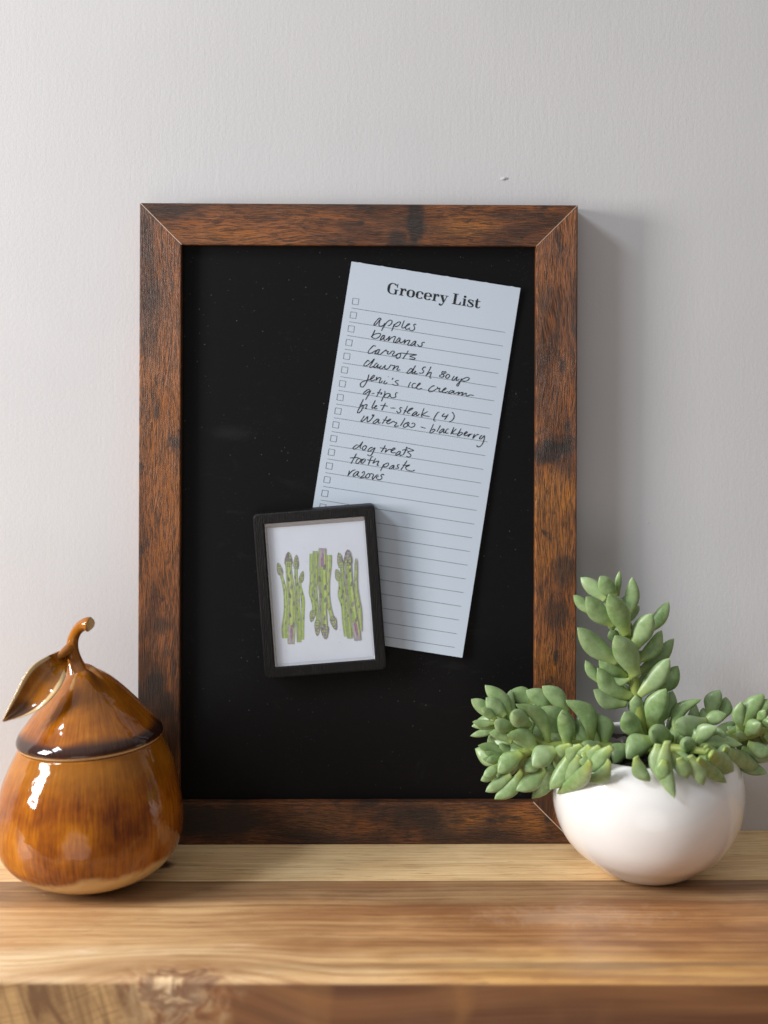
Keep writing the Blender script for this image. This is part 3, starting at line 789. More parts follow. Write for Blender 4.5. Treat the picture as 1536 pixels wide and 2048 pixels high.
# watercolour asparagus, drawn in the photo's own pixels on the card plane
def asparagus():
    ink = Ink(CARD_Y - 0.00005)
    ox, oy, s = 540, 1080, 7.68
    rnd = random.Random(3)
    G = [(0.30, 0.43, 0.070), (0.21, 0.34, 0.050), (0.37, 0.48, 0.13), (0.24, 0.29, 0.10)]
    OUT = (0.085, 0.095, 0.075)
    GRY = [(0.13, 0.12, 0.135), (0.17, 0.135, 0.185), (0.12, 0.13, 0.09), (0.23, 0.20, 0.23)]
    PUR = [(0.20, 0.12, 0.23), (0.30, 0.24, 0.33), (0.14, 0.09, 0.16)]
    def C(p): return tuple([ox + p[0] / s, oy + p[1] / s] + [q / s for q in p[2:]])
    def leafmark(x, y, w, h, ang, col):
        ca, sa = math.cos(ang), math.sin(ang)
        pts = []
        for k in range(9):
            t = k / 8 * 2 * math.pi
            a, bq = math.sin(t) * w / 2 * (1 - 0.35 * math.cos(t)), -math.cos(t) * h / 2
            pts.append(C((x + a * ca - bq * sa, y + a * sa + bq * ca)))
        ink.poly(pts, col)
    def spear(path, tip=None, purple_base=False, marks=4, tone=0):
        """path from butt to tip: (x, y, width)"""
        if tip: path = path + [(tip[0], tip[1], path[-1][2] * 0.9)]
        q = smooth_path(path, 6)
        ink.ribbon([C((x, y, w + 5)) for x, y, w in q], OUT)
        g = G[tone % 4]
        ink.ribbon([C((x, y, w)) for x, y, w in q], g)
        # long watery streaks
        for k in range(3):
            o = (k - 1) * 0.28
            col = G[(tone + k + 1) % 4] if k != 0 else (0.22, 0.24, 0.17)
            ink.ribbon([C((x + o * w, y, w * 0.20 * (0.5 + abs(math.sin(i * 0.7 + k))))) for i, (x, y, w) in enumerate(q)], col)
        n = len(q)
        if purple_base:
            ink.ribbon([C((x, y, w * 0.80 * (1 - 0.5 * i / max(3, n // 5)))) for i, (x, y, w) in enumerate(q[:max(3, n // 5)])], PUR[1])
            ink.ribbon([C((x + w * 0.1, y, w * 0.40 * math.sin(math.pi * (i + 0.6) / max(4, n // 4)))) for i, (x, y, w) in enumerate(q[2:max(5, n // 4)])], (0.24, 0.11, 0.22))
            ink.ribbon([C((x - w * 0.22, y, w * 0.22)) for x, y, w in q[1:max(5, n // 4)]], (0.33, 0.29, 0.33))
        for k in range(marks):
            j = int(n * (0.22 + 0.6 * (k + 0.4 * rnd.random()) / max(1, marks)))
            j = min(n - 1, j); x, y, w = q[j]
            sd = (-1) ** k * w * (0.10 + 0.28 * rnd.random())
            leafmark(x + sd, y, max(20, w * 0.32), max(58, w * 0.78), 0.15 * (-1) ** k, OUT)
            leafmark(x + sd, y + 2, max(14, w * 0.24), max(46, w * 0.64), 0.15 * (-1) ** k, rnd.choice(GRY))
        if tip:
            tx, ty, tw, th, up = tip         # centre of the bud, width, height, direction
            x1, y1, _ = path[-2]
            ang = math.atan2(tx - x1, -(ty - y1)) if up > 0 else math.atan2(-(tx - x1), (ty - y1))
            ang = max(-0.5, min(0.5, ang)) * 0.9
            bp = []
            for k in range(13):
                t = k / 12 * 2 * math.pi
                a, bq = math.sin(t) * tw / 2 * (1 - 0.42 * math.cos(t)), -math.cos(t) * th / 2 * (1.15 if math.cos(t) > 0 else 1)
                bq *= 1 if up > 0 else -1
                ca, sa = math.cos(ang), math.sin(ang)
                bp.append((tx + a * ca - bq * sa, ty + a * sa + bq * ca))
            ink.poly([C(p) for p in bp], OUT)
            ink.poly([C((tx + (x - tx) * 0.86, ty + (y - ty) * 0.92)) for x, y in bp], G[(tone + 2) % 4] if tw < 100 else (0.24, 0.26, 0.14))
            for row in range(5):
                for c_ in range(3):
                    fr = (row - 2) / 5
                    ww = tw * (0.86 - 0.75 * max(0, -fr * up if up > 0 else fr)) * 0.5
                    a, bq = (c_ - 1) * ww * 0.62, fr * th * 0.92
                    ca, sa = math.cos(ang), math.sin(ang)
                    x, y = tx + a * ca - bq * sa, ty + a * sa + bq * ca
                    leafmark(x, y, tw * 0.27, th * 0.23, ang + (0.5 if c_ == 0 else -0.5 if c_ == 2 else 0) * up, rnd.choice([OUT, GRY[0], GRY[2], PUR[2]]))
                    leafmark(x + 2, y + 2 * up, tw * 0.17, th * 0.16, ang + (0.5 if c_ == 0 else -0.5 if c_ == 2 else 0) * up, rnd.choice(PUR + [G[0], G[2]]) if tw >= 95 else rnd.choice([G[2], G[0], GRY[3], (0.36, 0.40, 0.22)]))
    # first bunch (tips up)
    spear([(225, 1510, 74), (215, 1350, 76), (240, 1100, 62), (240, 860, 60), (215, 700, 48), (180, 560, 40)], (148, 450, 90, 190, 1), marks=5)
    spear([(500, 1530, 42), (502, 1250, 44), (505, 950, 58), (480, 800, 52), (455, 690, 44)], (485, 570, 74, 170, 1), marks=4, tone=2)
    spear([(445, 1570, 62), (440, 1340, 70), (430, 1100, 62), (425, 850, 46), (402, 650, 42), (398, 500, 44)], (402, 345, 84, 210, 1), marks=6, tone=1)
    spear([(322, 1600, 96), (322, 1400, 122), (332, 1100, 118), (325, 850, 128), (300, 600, 100), (285, 450, 90)], (282, 305, 118, 220, 1), True, marks=7, tone=0)
    # second bunch (butts up)
    spear([(632, 210, 44), (628, 400, 44), (642, 600, 62), (622, 800, 52), (655, 930, 52), (672, 1040, 50)], (648, 1160, 84, 180, -1), marks=4, tone=2)
    spear([(690, 170, 62), (690, 350, 74), (700, 560, 60), (690, 760, 54), (708, 950, 44), (728, 1180, 44)], (725, 1340, 84, 240, -1), marks=6, tone=1)
    spear([(902, 230, 78), (900, 400, 76), (885, 620, 58), (890, 860, 50), (910, 1030, 54), (940, 1150, 54)], (978, 1270, 96, 210, -1), marks=5, tone=0)
    spear([(802, 125, 104), (795, 330, 124), (800, 600, 124), (815, 850, 128), (812, 1050, 106), (828, 1260, 96)], (840, 1400, 118, 220, -1), True, marks=7, tone=3)
    # third bunch (tips up)
    spear([(1165, 1480, 50), (1140, 1250, 66), (1120, 1020, 58), (1072, 850, 60), (1078, 680, 48)], (1040, 545, 88, 180, 1), marks=4, tone=2)
    spear([(1222, 1510, 66), (1200, 1280, 72), (1175, 1050, 60), (1140, 820, 46), (1112, 620, 40), (1105, 470, 48)], (1075, 320, 88, 230, 1), marks=6, tone=1)
    spear([(1400, 1400, 20), (1370, 1100, 64), (1335, 880, 60), (1318, 700, 48), (1318, 500, 42)], (1318, 370, 42, 170, 1), marks=5, tone=0)
    spear([(1345, 1540, 92), (1310, 1350, 124), (1262, 1080, 116), (1222, 800, 122), (1208, 560, 100), (1200, 420, 96)], (1195, 280, 116, 240, 1), True, marks=7, tone=3)
    for x, y in ((520, 120), (5, 115), (245, 1705), (1075, 1380), (1070, 1570), (570, 330), (1175, 90)): ink.dot(ox + x / s, oy + y / s, 0.6, (0.1, 0.1, 0.11))
    ink.build('asparagus_print', M_PRINT, card)
asparagus()

# ------------------------------------------------------------------ ceramic pear jar
JX, JY = -0.1496, -0.0720
jar = empty('ceramic_pear_jar', (JX, JY, 0))
tag(jar, 'glossy amber brown ceramic pear jar with a leaf on its lid', 'jar')
def lathe(name, prof, parent, mat, origin, n=96, fn=None, attr=None, cap=True):
    """prof: (radius, height); fn(x, y, z, t) moves points; attr(t, ang, z) -> glaze colour"""
    P_ = smooth_path(prof, 5)
    V, cols = [], []
    m_ = len(P_)
    for j, (r, z) in enumerate(P_):
        for i in range(n):
            a = 2 * math.pi * i / n
            x, y, zz = r * math.sin(a), -r * math.cos(a), z
            if fn: x, y, zz = fn(x, y, zz, j / (m_ - 1), a)
            V.append((origin[0] + x, origin[1] + y, origin[2] + zz))
            cols.append(attr(j / (m_ - 1), a, z, r) if attr else None)
    Fs = []
    for j in range(m_ - 1):
        for i in range(n):
            Fs.append((j*n + i, j*n + (i+1) % n, (j+1)*n + (i+1) % n, (j+1)*n + i))
    if cap:
        Fs.append(tuple(range(n))[::-1]); Fs.append(tuple(range((m_-1)*n, m_*n)))
    o = build(name, V, Fs, mat, parent, smooth=True)
    if attr:
        ca = o.data.color_attributes.new('glaze', 'FLOAT_COLOR', 'POINT')
        for i, c in enumerate(cols): ca.data[i].color = (*c, 1)
    return o
mm = 0.001
TILT = math.tan(math.radians(3.2))
def body_fn(x, y, z, t, a):
    z2 = z + x * TILT * sst(0.045, 0.079, z)
    w = 1 + 0.010 * noise.noise(Vector((x * 25, y * 25, z * 25)))
    return x * w, y * w, z2
def body_at(t, a, z, r):
    lim = 0.0180 + 0.0025 * math.sin(a * 2 + 0.2) + 0.0012 * math.sin(a * 7) + 0.0015 * math.sin(a)
    cream = 1 - sst(lim - 0.010, lim + 0.007, z)
    top = sst(0.055, 0.074, z)
    return (0.35 * sst(0.006, 0.0, abs(z - lim - 0.009)) if False else 0.0, cream, top)
body_prof = [(a * mm, c * mm) for a, c in ((11, 0), (17, 0.3), (25, 2.2), (34.5, 6.0), (42.8, 11.4), (48.8, 18.6), (51.6, 27.2), (52.0, 35), (50.8, 45), (48.4, 56), (44.6, 67), (40.6, 75.5), (39.5, 78.0), (38.4, 78.6), (36.5, 78.2))]
lathe('jar_body', body_prof, jar, M_GLAZE, (JX, JY, 0), fn=body_fn, attr=body_at)
LZ = 0.0788
lid_prof = [(a * mm, c * mm) for a, c in ((36.0, -0.2), (38.6, 0.0), (39.9, 0.8), (40.5, 2.4), (40.0, 4.6), (38.2, 7.4), (34.6, 11.6), (29.9, 17.2), (24.9, 23), (19.8, 28.8), (14.6, 34.0), (10.0, 37.6), (6.5, 39.6), (3.5, 41.0), (0.4, 41.6))]
def lid_fn(x, y, z, t, a):
    h = max(0, z / 0.0416)
    fold = sst(0.25, 0.95, h)
    k = 1 + fold * (0.085 * math.cos(3 * (a + 0.22)) - 0.02) + 0.02 * math.sin(a * 2 + 1) * h
    x2, y2 = x * k, y * k
    x2 -= 0.0050 * h ** 1.15
    return x2, y2, z + x2 * TILT
def lid_at(t, a, z, r):
    band = sst(0.0105 + 0.0018 * math.sin(a * 5), 0.0062, z) * sst(0.0012, 0.0026, z)
    rim = 1 - sst(0.0010, 0.0022, z)
    h = max(0, z / 0.0416)
    groove = sst(0.55, 0.95, h) * max(0, -math.cos(3 * (a + 0.22))) ** 3 * 0.8
    top = max(0, math.cos(3 * (a + 0.22))) * sst(0.55, 0.9, h)
    return (max(band, groove), rim + 0.55 * top * sst(0.9, 1.0, max(0, math.cos(3 * (a + 0.22)))), 0.5 * sst(0.2, 0.6, h))
lid = lathe('lid', lid_prof, jar, M_GLAZE, (JX, JY, LZ), fn=lid_fn, attr=lid_at)

def tube(name, pts, mat, parent, nseg=16, n=6, attr=None, ellipse=1.0):
    """pts: (x, y, z, radius) world"""
    q = smooth_path(pts, n)
    V, Fs, cols = [], [], []
    m_ = len(q)
    ref = Vector((0, -1, 0))
    for j, p in enumerate(q):
        c = Vector(p[:3]); d = (Vector(q[min(m_-1, j+1)][:3]) - Vector(q[max(0, j-1)][:3])).normalized()
        s1 = d.cross(ref); s1 = s1.normalized() if s1.length > 1e-4 else Vector((1, 0, 0)); s2 = d.cross(s1)
        for i in range(nseg):
            a = 2 * math.pi * i / nseg
            V.append(c + (s1 * math.cos(a) + s2 * math.sin(a) * ellipse) * p[3])
            cols.append(attr(j / (m_-1), a) if attr else None)
    for j in range(m_ - 1):
        for i in range(nseg):
            Fs.append((j*nseg + i, j*nseg + (i+1) % nseg, (j+1)*nseg + (i+1) % nseg, (j+1)*nseg + i))
    Fs.append(tuple(range(nseg))[::-1]); Fs.append(tuple(range((m_-1)*nseg, m_*nseg)))
    o = build(name, V, Fs, mat, parent, smooth=True)
    if attr:
        ca = o.data.color_attributes.new('glaze', 'FLOAT_COLOR', 'POINT')
        for i, c in enumerate(cols): ca.data[i].color = (*c, 1)
    return o
def pp(px, py, Y, r): 
    v = at(px, py, Y); return (v.x, v.y, v.z, r)
tube('lid_stem', [pp(161, 1364, JY - .002, .0088), pp(155, 1345, JY - .001, .0066), pp(149, 1325, JY, .0048), pp(145, 1306, JY, .0039), pp(144.5, 1290, JY, .0034), pp(147, 1276, JY, .0031), pp(153, 1263, JY - .001, .0030), pp(161, 1254, JY - .002, .0032), pp(170, 1249, JY - .003, .0036), pp(176, 1248.5, JY - .0035, .0041), pp(179, 1249.0, JY - .0037, .0040), pp(179.6, 1249.2, JY - .0038, .0030)], M_GLAZE, lid,
     attr=lambda t, a: (0.50 * sst(0.30, 0.12, t) * (0.5 + 0.5 * math.sin(a * 3)) + 0.30 * max(0, math.cos(a)) * sst(0.2, 0.4, t), 0.70 * sst(0.86, 0.96, t) + 0.28 * max(0, -math.cos(a)) * sst(0.3, 0.6, t), 0.7))
# calyx flap draped over the shoulder on the right
tube('lid_calyx', [pp(158, 1336, JY + .001, .0030), pp(173, 1340, JY, .0036), pp(186, 1348, JY - .001, .0038), pp(199, 1360, JY - .003, .0034), pp(213, 1374, JY - .005, .0016)], M_GLAZE, lid,
     attr=lambda t, a: (0.25 * sst(0.4, 0.1, t), 0.42 * sst(0.2, 0.4, t) * sst(0.7, 0.5, t) * max(0, math.cos(a + 2.6)), 0.6))
def jar_leaf():
    # centre line base -> tip (px, py, Y) with left / right half widths in px
    up = [(127, 1299), (111, 1306), (94, 1313), (66, 1329), (46, 1353), (30, 1386), (15, 1416), (3, 1443)]
    lo = [(131, 1312), (133, 1328), (131, 1346), (123, 1370), (108, 1392), (84, 1416), (48, 1434), (4, 1445)]
    up, lo = smooth_path(up, 4), smooth_path(lo, 4)
    N, K = len(up), 12
    V, cols, back = [], [], []
    for j in range(N):
        t = j / (N - 1)
        Yc = JY - 0.004 - 0.022 * sst(0.0, 0.55, t) - 0.010 * t
        for k in range(K + 1):
            s_ = k / K; u = 2 * s_ - 1
            px = up[j][0] + (lo[j][0] - up[j][0]) * s_; py = up[j][1] + (lo[j][1] - up[j][1]) * s_
            wid = math.hypot(lo[j][0] - up[j][0], lo[j][1] - up[j][1]) * 0.28 * mm
            cup = (1 - u * u) * min(0.0045, wid * 0.28) - 0.0006 * math.exp(-(u * 5) ** 2) + 0.0010 * max(0, abs(u) - 0.8) / 0.2
            p = at(px, py, Yc + cup)
            V.append(p)
            edge = sst(0.62, 0.88, abs(u))
            dark = sst(0.68, 0.80, t) * (1 - edge) * sst(0.99, 0.92, t) * (0.65 + 0.35 * sst(-0.6, 0.2, u)) + 0.45 * math.exp(-(u * 7) ** 2) * sst(0.1, 0.3, t) + 0.5 * sst(0.2, 0.6, u) * (1 - edge) * sst(0.2, 0.4, t) * 0.5
            cols.append((min(1, dark) * 0.9, max(0, edge * 1.15) , 0.85 * (1 - edge)))
    nb = len(V)
    for p in V[:nb]: back.append(p + Vector((0.0006, 0.0020, 0.0004)))
    allv = V + back; Fs = []
    for j in range(N - 1):
        for k in range(K):
            a = j * (K + 1) + k
            Fs.append((a, a + 1, a + K + 2, a + K + 1)); Fs.append((a + nb + K + 1, a + nb + K + 2, a + nb + 1, a + nb))
    rim = [j * (K + 1) for j in range(N)] + [(N - 1) * (K + 1) + k for k in range(1, K + 1)] + [j * (K + 1) + K for j in range(N - 2, -1, -1)] + [k for k in range(K - 1, 0, -1)]
    for i in range(len(rim)):
        a, c = rim[i], rim[(i + 1) % len(rim)]
        Fs.append((a, c, c + nb, a + nb))
    o = build('lid_leaf', allv, Fs, M_GLAZE, lid, smooth=True)
    ca = o.data.color_attributes.new('glaze', 'FLOAT_COLOR', 'POINT')
    for i in range(nb): ca.data[i].color = (*cols[i], 1)
    for i in range(nb): ca.data[nb + i].color = (0.1, 0.3, 0.3, 1)
    sb = o.modifiers.new('sub', 'SUBSURF'); sb.levels = sb.render_levels = 1
jar_leaf()
tube('leaf_stalk', [pp(146, 1290, JY, .0026), pp(139, 1297, JY - .002, .0030), pp(130, 1304, JY - .005, .0026), pp(118, 1314, JY - .008, .0018), pp(106, 1326, JY - .010, .0008)], M_GLAZE, lid, attr=lambda t, a: (0.1, 0.30 * max(0, -math.cos(a)), 0.7))

# ------------------------------------------------------------------ white pot
PX_, PY_W = 0.1661, -0.0620
pot = empty('round_pot', (PX_, PY_W, 0))
tag(pot, 'round glossy white ceramic bowl pot under the succulent', 'pot')
pot_prof = [(a * mm, c * mm) for a, c in ((17, 0), (20, 0.1), (24, 1.6), (29, 4.4), (36, 9.6), (43, 15.6), (49, 24), (52.8, 34.5), (54.4, 45.5), (53.6, 56), (51.0, 63.5), (48, 69), (45.2, 72), (43.4, 72.7), (42.2, 71.9), (42.4, 69.8), (45, 63), (47, 57))]
lathe('pot_shell', pot_prof, pot, M_POT, (PX_, PY_W, 0), n=112, cap=True)
soil_v, soil_f = [(PX_, PY_W, 0.0655)], []
for j in range(1, 9):
    for i in range(40):
        a = 2 * math.pi * i / 40; r = 0.0435 * j / 8
        x, y = r * math.sin(a), -r * math.cos(a)
        soil_v.append((PX_ + x, PY_W + y, 0.0655 + 0.0016 * noise.noise(Vector((x * 120, y * 120, 0)))))
for i in range(40): soil_f.append((0, 1 + i, 1 + (i + 1) % 40))
for j in range(7):
    for i in range(40):
        soil_f.append((1 + j*40 + i, 1 + (j+1)*40 + i, 1 + (j+1)*40 + (i+1) % 40, 1 + j*40 + (i+1) % 40))
build('soil', soil_v, soil_f, M_SOIL, pot, smooth=True)
def pebble(px, py, r, seed, label):
    bm = bmesh.new(); bmesh.ops.create_icosphere(bm, subdivisions=3, radius=1)
    for v in bm.verts:
        v.co *= 1 + 0.18 * noise.noise(v.co * 1.3 + Vector((seed, 0, 0)))
        v.co = Vector((v.co.x * r * 1.15, v.co.y * r, v.co.z * r * 0.75))
    me = bpy.data.meshes.new('pebble'); bm.to_mesh(me); bm.free(); me.materials.append(M_PEB)
    for p in me.polygons: p.use_smooth = True
    o = bpy.data.objects.new('pebble', me); COL.objects.link(o)
    z = 0.0655 + r * 0.45
    d = (px - PX0) / F_PX * _r2 - (py - PY0) / F_PX * _u2 + _fw
    o.location = CAM + d * ((z - CAM.z) / d.z)
    tag(o, label, 'pebble', 'dark pebbles on the soil in the pot')
pebble(1248, 1484, 0.0040, 1.0, 'dark grey pebble with a pale sheen in the gap between the plant sprigs')
pebble(1224, 1487, 0.0042, 4.0, 'brownish pebble in the pot beside the left sprig')

# ------------------------------------------------------------------ succulent
plant = empty('succulent_plant', (PX_, PY_W, 0.066))
tag(plant, 'pale green trailing succulent with plump pointed leaves in the white pot', 'plant')
def need(px, py):
    """depth in mm towards the viewer at which the ray through a pixel meets the front of the pot (None if it passes over the rim)"""
    d = (px - PX0) / F_PX * _r2 - (py - PY0) / F_PX * _u2 + _fw
    c = Vector((PX_, PY_W, 0.0470)); o_ = CAM - c; R_ = 0.0545
    A, B, C_ = d.dot(d), 2 * o_.dot(d), o_.dot(o_) - R_ * R_
    D = B * B - 4 * A * C_
    if D < 0: return None
    h = CAM + d * ((-B - math.sqrt(D)) / (2 * A))
    return (PY_W - h.y) * 1000 if h.z < 0.0738 else None
def clear_of_pot(bx, by, tx, ty, db, dt, th):
    for t in (1.0, 0.8, 0.6, 0.45, 0.3, 0.0):
        r = need(bx + (tx - bx) * t, by + (ty - by) * t)
        if r is None: continue
        r += th + 1.2 + 2.0 * math.sin(math.pi * t)
        if t == 1.0: dt = max(dt, r)
        elif db + (dt - db) * t < r: db = min((r - t * dt) / (1 - t), 64)
    return db, dt
def leaf(parent, O, bx, by, tx, ty, w, bend=0.0, db=0, dt=0, fat=0.62, roll=0.0, bucket=None):
    """one plump leaf: base and tip in photo pixels, w visible width, db/dt depth towards the viewer in mm"""
    k = 1 / O[2]
    db, dt = clear_of_pot(O[0] + bx * k, O[1] + by * k, O[0] + tx * k, O[1] + ty * k, db, dt, w * k * 0.141 * fat)
    p0 = at(O[0] + bx * k, O[1] + by * k, PY_W - db * mm)
    p1 = at(O[0] + tx * k, O[1] + ty * k, PY_W - dt * mm)
    W = (1.00 if O is U else 0.97) * w * k * (0.769 - (db + dt) / 2 * mm) / F_PX
    ax = p1 - p0; L = ax.length; d = ax.normalized()
    view = (CAM - (p0 + p1) / 2).normalized()
    side = d.cross(view)
    if side.length < 0.15: side = Vector((1, 0, 0)) - d * d.x
    side.normalize(); nor = side.cross(d).normalized()
    if roll:
        c, s_ = math.cos(roll), math.sin(roll); side, nor = side * c + nor * s_, nor * c - side * s_
    N, K = 18, 14
    V, T = [], []
    jit = 1 + 0.06 * (random.random() - 0.5)
    for j in range(N + 1):
        t = j / N
        # plump shape: narrow stalk, widest past the middle, quick taper into a small point
        sh = (0.40 + 0.60 * sst(-0.04, 0.50, t)) * (1 - max(0, (t - 0.50) / 0.50) ** 2.1) ** 0.85 if t < 1 else 0.0
        if t > 0.90: sh = max(sh * 0.92, 0.20 * (1 - (t - 0.90) / 0.10) ** 0.8)
        bb = bend * k * 0.282 * mm * math.sin(math.pi * min(1, t * 1.02)) 
        back = 0.10 * L * math.sin(math.pi * t) * -0.6
        c = p0 + ax * t + side * bb + nor * back
        hw, ht = W / 2 * sh * jit, W / 2 * fat * (0.55 + 0.45 * sh) * min(1, sh * 1.25)
        for i in range(K):
            a = 2 * math.pi * i / K
            ca, sa = math.cos(a), math.sin(a)
            yy = sa * (ht if sa < 0 else ht * 0.80)
            V.append(c + side * (ca * hw * (1 + 0.06 * abs(ca))) + nor * yy); T.append(t)
    Fs = []
    for j in range(N):
        for i in range(K):
            Fs.append((j*K + i, j*K + (i+1) % K, (j+1)*K + (i+1) % K, (j+1)*K + i))
    Fs.append(tuple(range(K))[::-1]); Fs.append(tuple(range(N*K, N*K + K)))
    if bucket is not None:
        bucket[0].add(V, Fs); bucket[1].extend(T); return
    o = build('leaf', V, Fs, M_LEAF, parent, smooth=True)
    fa = o.data.attributes.new('t', 'FLOAT', 'POINT')
    fa.data.foreach_set('value', T)
    return o
def stem(pts, r0, r1):
    n = len(pts)
    return tube('stem', [(*at(x, y, PY_W - d * mm), r0 + (r1 - r0) * i / (n - 1)) for i, (x, y, d) in enumerate(pts)], M_STEM, plant, nseg=10, n=5)

U = (1130, 1130, 6.144)
s_up = stem([(1290, 1500, 0), (1282, 1440, 2), (1271, 1390, 2), (1267, 1355, 2), (1263, 1320, 2), (1256, 1275, 2), (1248, 1235, 1), (1232, 1200, 0)], .0038, .0018)
for a in [
 (500,430,190,150,185,10,0,-6), (420,340,345,215,80,0,-5,-6), (620,390,430,132,195,-10,0,2), (655,375,672,72,82,-10,-4,-4), (765,650,828,145,170,30,-2,-2),
 (330,600,105,368,140,0,-4,-6), (620,745,258,385,235,-38,4,8), (765,870,540,352,255,18,5,14), (800,805,795,690,62,0,-1,-2), (840,1040,1068,592,250,-6,4,9),
 (1010,830,1280,448,165,22,-4,-8), (660,1200,150,768,255,-36,2,6), (650,960,555,800,150,0,-3,-2), (880,1370,615,862,285,20,7,15), (870,1190,1192,800,185,60,0,0),
 (890,1330,1342,900,190,46,-4,-7), (910,1600,1288,1142,220,26,5,9), (1130,1570,1392,1238,200,30,-6,-8), (760,1390,415,1150,225,-20,0,2), (830,1620,395,1262,235,-85,4,8),
 (440,1450,250,1170,125,-16,-3,-4), (800,1395,580,1390,95,-45,6,5), (760,1710,348,1532,185,-60,4,8), (870,1230,930,1300,70,0,-4,-6), (640,770,520,745,80,0,-4,-4), (700,1500,420,1150,110,0,-6,-8)]:
    leaf(s_up, U, *a)

R = (1210, 1350, 4.712)
s_r = stem([(1290, 1500, 0), (1320, 1492, 10), (1350, 1496, 20), (1390, 1500, 28), (1415, 1504, 32)], .0030, .0018)
for a in [
 (340,430,290,190,150,-20,2,6), (345,585,185,345,190,-22,8,14), (440,530,575,125,225,-42,5,9), (520,430,640,148,150,20,0,-2), (670,600,908,222,125,-110,7,6),
 (960,440,655,470,205,-30,10,22,0.8), (630,600,435,530,185,0,12,26,0.9), (470,610,200,785,215,50,14,20), (245,670,75,830,175,40,8,14), (590,620,655,1165,165,60,15,24),
 (290,770,425,1005,140,36,6,10), (500,650,480,960,160,0,4,5), (635,720,705,930,125,-14,17,24), (860,690,740,640,150,0,20,34,0.9), (800,760,928,1045,150,-12,18,23),
 (880,790,1148,1018,135,12,16,22), (985,390,1082,138,155,-24,-8,-9), (1090,420,1142,205,125,20,-10,-12), (930,455,1142,368,130,-10,10,12), (870,660,1050,485,150,-40,21,27),
 (890,690,1295,655,120,-45,24,20), (915,720,985,800,85,0,26,34), (960,710,1115,850,135,10,24,32), (1000,740,1215,910,215,20,12,16), (700,780,780,980,150,0,4,6), (560,800,520,1010,150,0,2,2), (780,600,900,560,130,-14,16,22), (1020,600,1130,540,130,-10,16,20), (1050,640,1190,760,150,14,18,22),
 (420,760,540,880,120,0,8,12)]:
    leaf(s_r, R, *a)
s_rf = stem([(1290, 1500, 0), (1340, 1478, -2), (1400, 1470, 0), (1450, 1478, 2), (1490, 1474, 3), (1540, 1455, 3), (1580, 1445, 3)], .0032, .0020)
for a in [
 (1180,740,1530,930,140,26,2,8), (1120,700,1480,890,150,10,0,4), (1310,530,1282,250,130,-34,1,2), (1325,490,1498,178,165,-40,2,2), (1430,460,1570,225,140,-40,2,2), (1330,560,1465,450,150,-10,6,16,0.85),
 (1440,440,1510,330,85,0,8,12), (1470,470,1560,440,95,0,8,14), (1345,640,1580,735,140,26,6,10), (1290,680,1570,800,130,20,2,5), (1335,590,1232,548,80,0,6,10), (1480,520,1660,380,130,-20,2,4), (1500,540,1680,500,140,0,4,8), (1500,560,1680,640,140,0,4,8), (1480,430,1500,300,90,0,-4,-8), (1250,600,1150,480,110,0,-4,-6)]:
    leaf(s_rf, R, *a)

Lc = (930, 1350, 4.955)
s_l = stem([(1270, 1502, 0), (1215, 1496, 4), (1160, 1491, 7), (1120, 1492, 8), (1085, 1490, 8), (1055, 1470, 5), (1030, 1454, 4), (1000, 1442, 4)], .0034, .0020)
for a in [
 (455,450,198,98,165,34,2,-1), (400,410,208,222,150,-6,4,4), (260,430,62,238,130,20,1,0), (300,440,165,325,95,0,6,8), (300,470,72,465,82,-16,4,5), (310,510,105,515,90,14,3,3),
 (480,510,285,470,150,-18,7,13), (330,535,52,605,75,0,0,-2), (640,500,470,372,180,-8,9,20,0.9), (690,300,428,168,170,34,-5,-6), (830,370,610,148,190,34,-5,-5), (830,700,500,285,150,105,9,15),
 (980,620,718,328,260,40,0,3), (1010,380,766,108,175,34,-4,-4), (1250,660,1000,245,185,110,5,8), (1010,720,948,365,165,30,11,17), (1070,650,965,340,200,-20,1,2), (1385,690,1298,378,185,50,2,3), (1345,670,1275,500,75,0,0,0),
 (1335,690,1165,800,185,14,13,23,0.9), (960,670,838,640,105,-14,3,4), (810,690,668,640,95,0,2,2), (700,500,640,480,120,0,-3,-4), (900,560,820,500,120,0,-3,-4)]:
    leaf(s_l, Lc, *a)
s_lb = stem([(1085, 1490, 8), (1065, 1500, 9), (1045, 1508, 10), (1010, 1518, 10)], .0026, .0018)
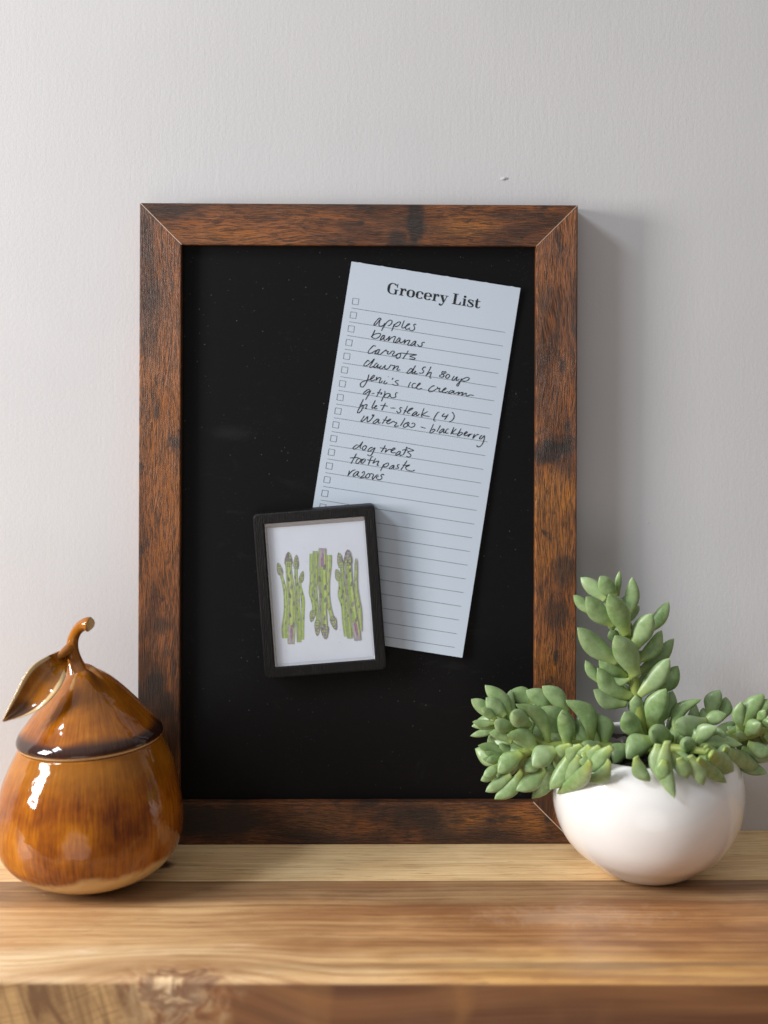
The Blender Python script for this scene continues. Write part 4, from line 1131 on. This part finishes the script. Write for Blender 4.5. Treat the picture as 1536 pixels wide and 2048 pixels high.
for a in [
 (720,770,415,590,165,70,13,18), (470,660,240,572,120,30,9,10), (900,735,668,902,205,24,16,20), (800,930,508,1145,165,-22,11,15), (570,950,292,1232,150,-40,7,10), (460,990,202,1158,120,-8,7,9),
 (565,775,325,970,185,20,14,18), (340,890,182,1005,105,-10,7,9), (310,1000,155,1045,85,10,6,7), (430,800,128,698,110,16,5,7), (530,800,335,680,100,-14,4,5), (400,830,188,765,75,0,8,10), (400,855,172,830,72,0,9,12), (400,840,205,855,85,10,10,14),
 (900,880,662,1228,150,-30,3,4), (1060,760,842,1135,195,-40,15,20), (1240,860,905,1182,160,-50,8,12), (1430,850,1195,1055,140,-60,9,13), (900,860,785,950,90,-20,6,8), (1130,800,1000,1060,140,-20,4,6), (700,800,600,960,150,-16,10,14), (1250,720,1130,900,150,-20,14,18), (1180,760,1240,920,140,10,14,18)]:
    leaf(s_lb, Lc, *a)

# crowded inner leaves behind the front ones, too many and too hidden to tell apart: one mesh
rf = random.Random(21)
bucket = (MB(), [])
IMG = (0, 0, 1.0)
def fill(path, count, lmin, lmax, back):
    for q in range(count):
        t = (q + rf.random()) / count * (len(path) - 1)
        i = min(int(t), len(path) - 2); f = t - i
        x, y, d = (path[i][k] + (path[i+1][k] - path[i][k]) * f for k in range(3))
        dx, dy = path[i+1][0] - path[i][0], path[i+1][1] - path[i][1]
        L = math.hypot(dx, dy); dx, dy = dx / L, dy / L
        ln = lmin + (lmax - lmin) * rf.random()
        sgn = 1 if q % 2 else -1
        a = math.radians(25 + 45 * rf.random()) * sgn
        ux_, uy_ = dx * math.cos(a) - dy * math.sin(a), dx * math.sin(a) + dy * math.cos(a)
        leaf(None, IMG, x, y, x + ux_ * ln, y + uy_ * ln, 25 + 9 * rf.random(), 12 * (rf.random() - 0.5) - 6 * sgn, d - 1, d - back * (0.4 + rf.random()), bucket=bucket)
fill([(1225, 1494, 2), (1160, 1490, 5), (1085, 1488, 6), (1030, 1452, 2), (1005, 1442, 2)], 26, 48, 76, 10)
fill([(1085, 1492, 6), (1045, 1506, 8), (1005, 1518, 8)], 14, 44, 68, 9)
fill([(1300, 1492, 6), (1350, 1488, 12), (1415, 1492, 20)], 20, 44, 66, 9)
fill([(1330, 1474, -4), (1400, 1462, -2), (1470, 1470, 1), (1540, 1452, 2)], 15, 44, 64, 9)
fill([(1276, 1410, 1), (1266, 1350, 1), (1255, 1270, 1), (1240, 1215, 0)], 10, 40, 60, 9)
o = build('inner_foliage', bucket[0].v, bucket[0].f, M_LEAF, plant, smooth=True)
o['kind'] = 'stuff'
fa = o.data.attributes.new('t', 'FLOAT', 'POINT'); fa.data.foreach_set('value', bucket[1])
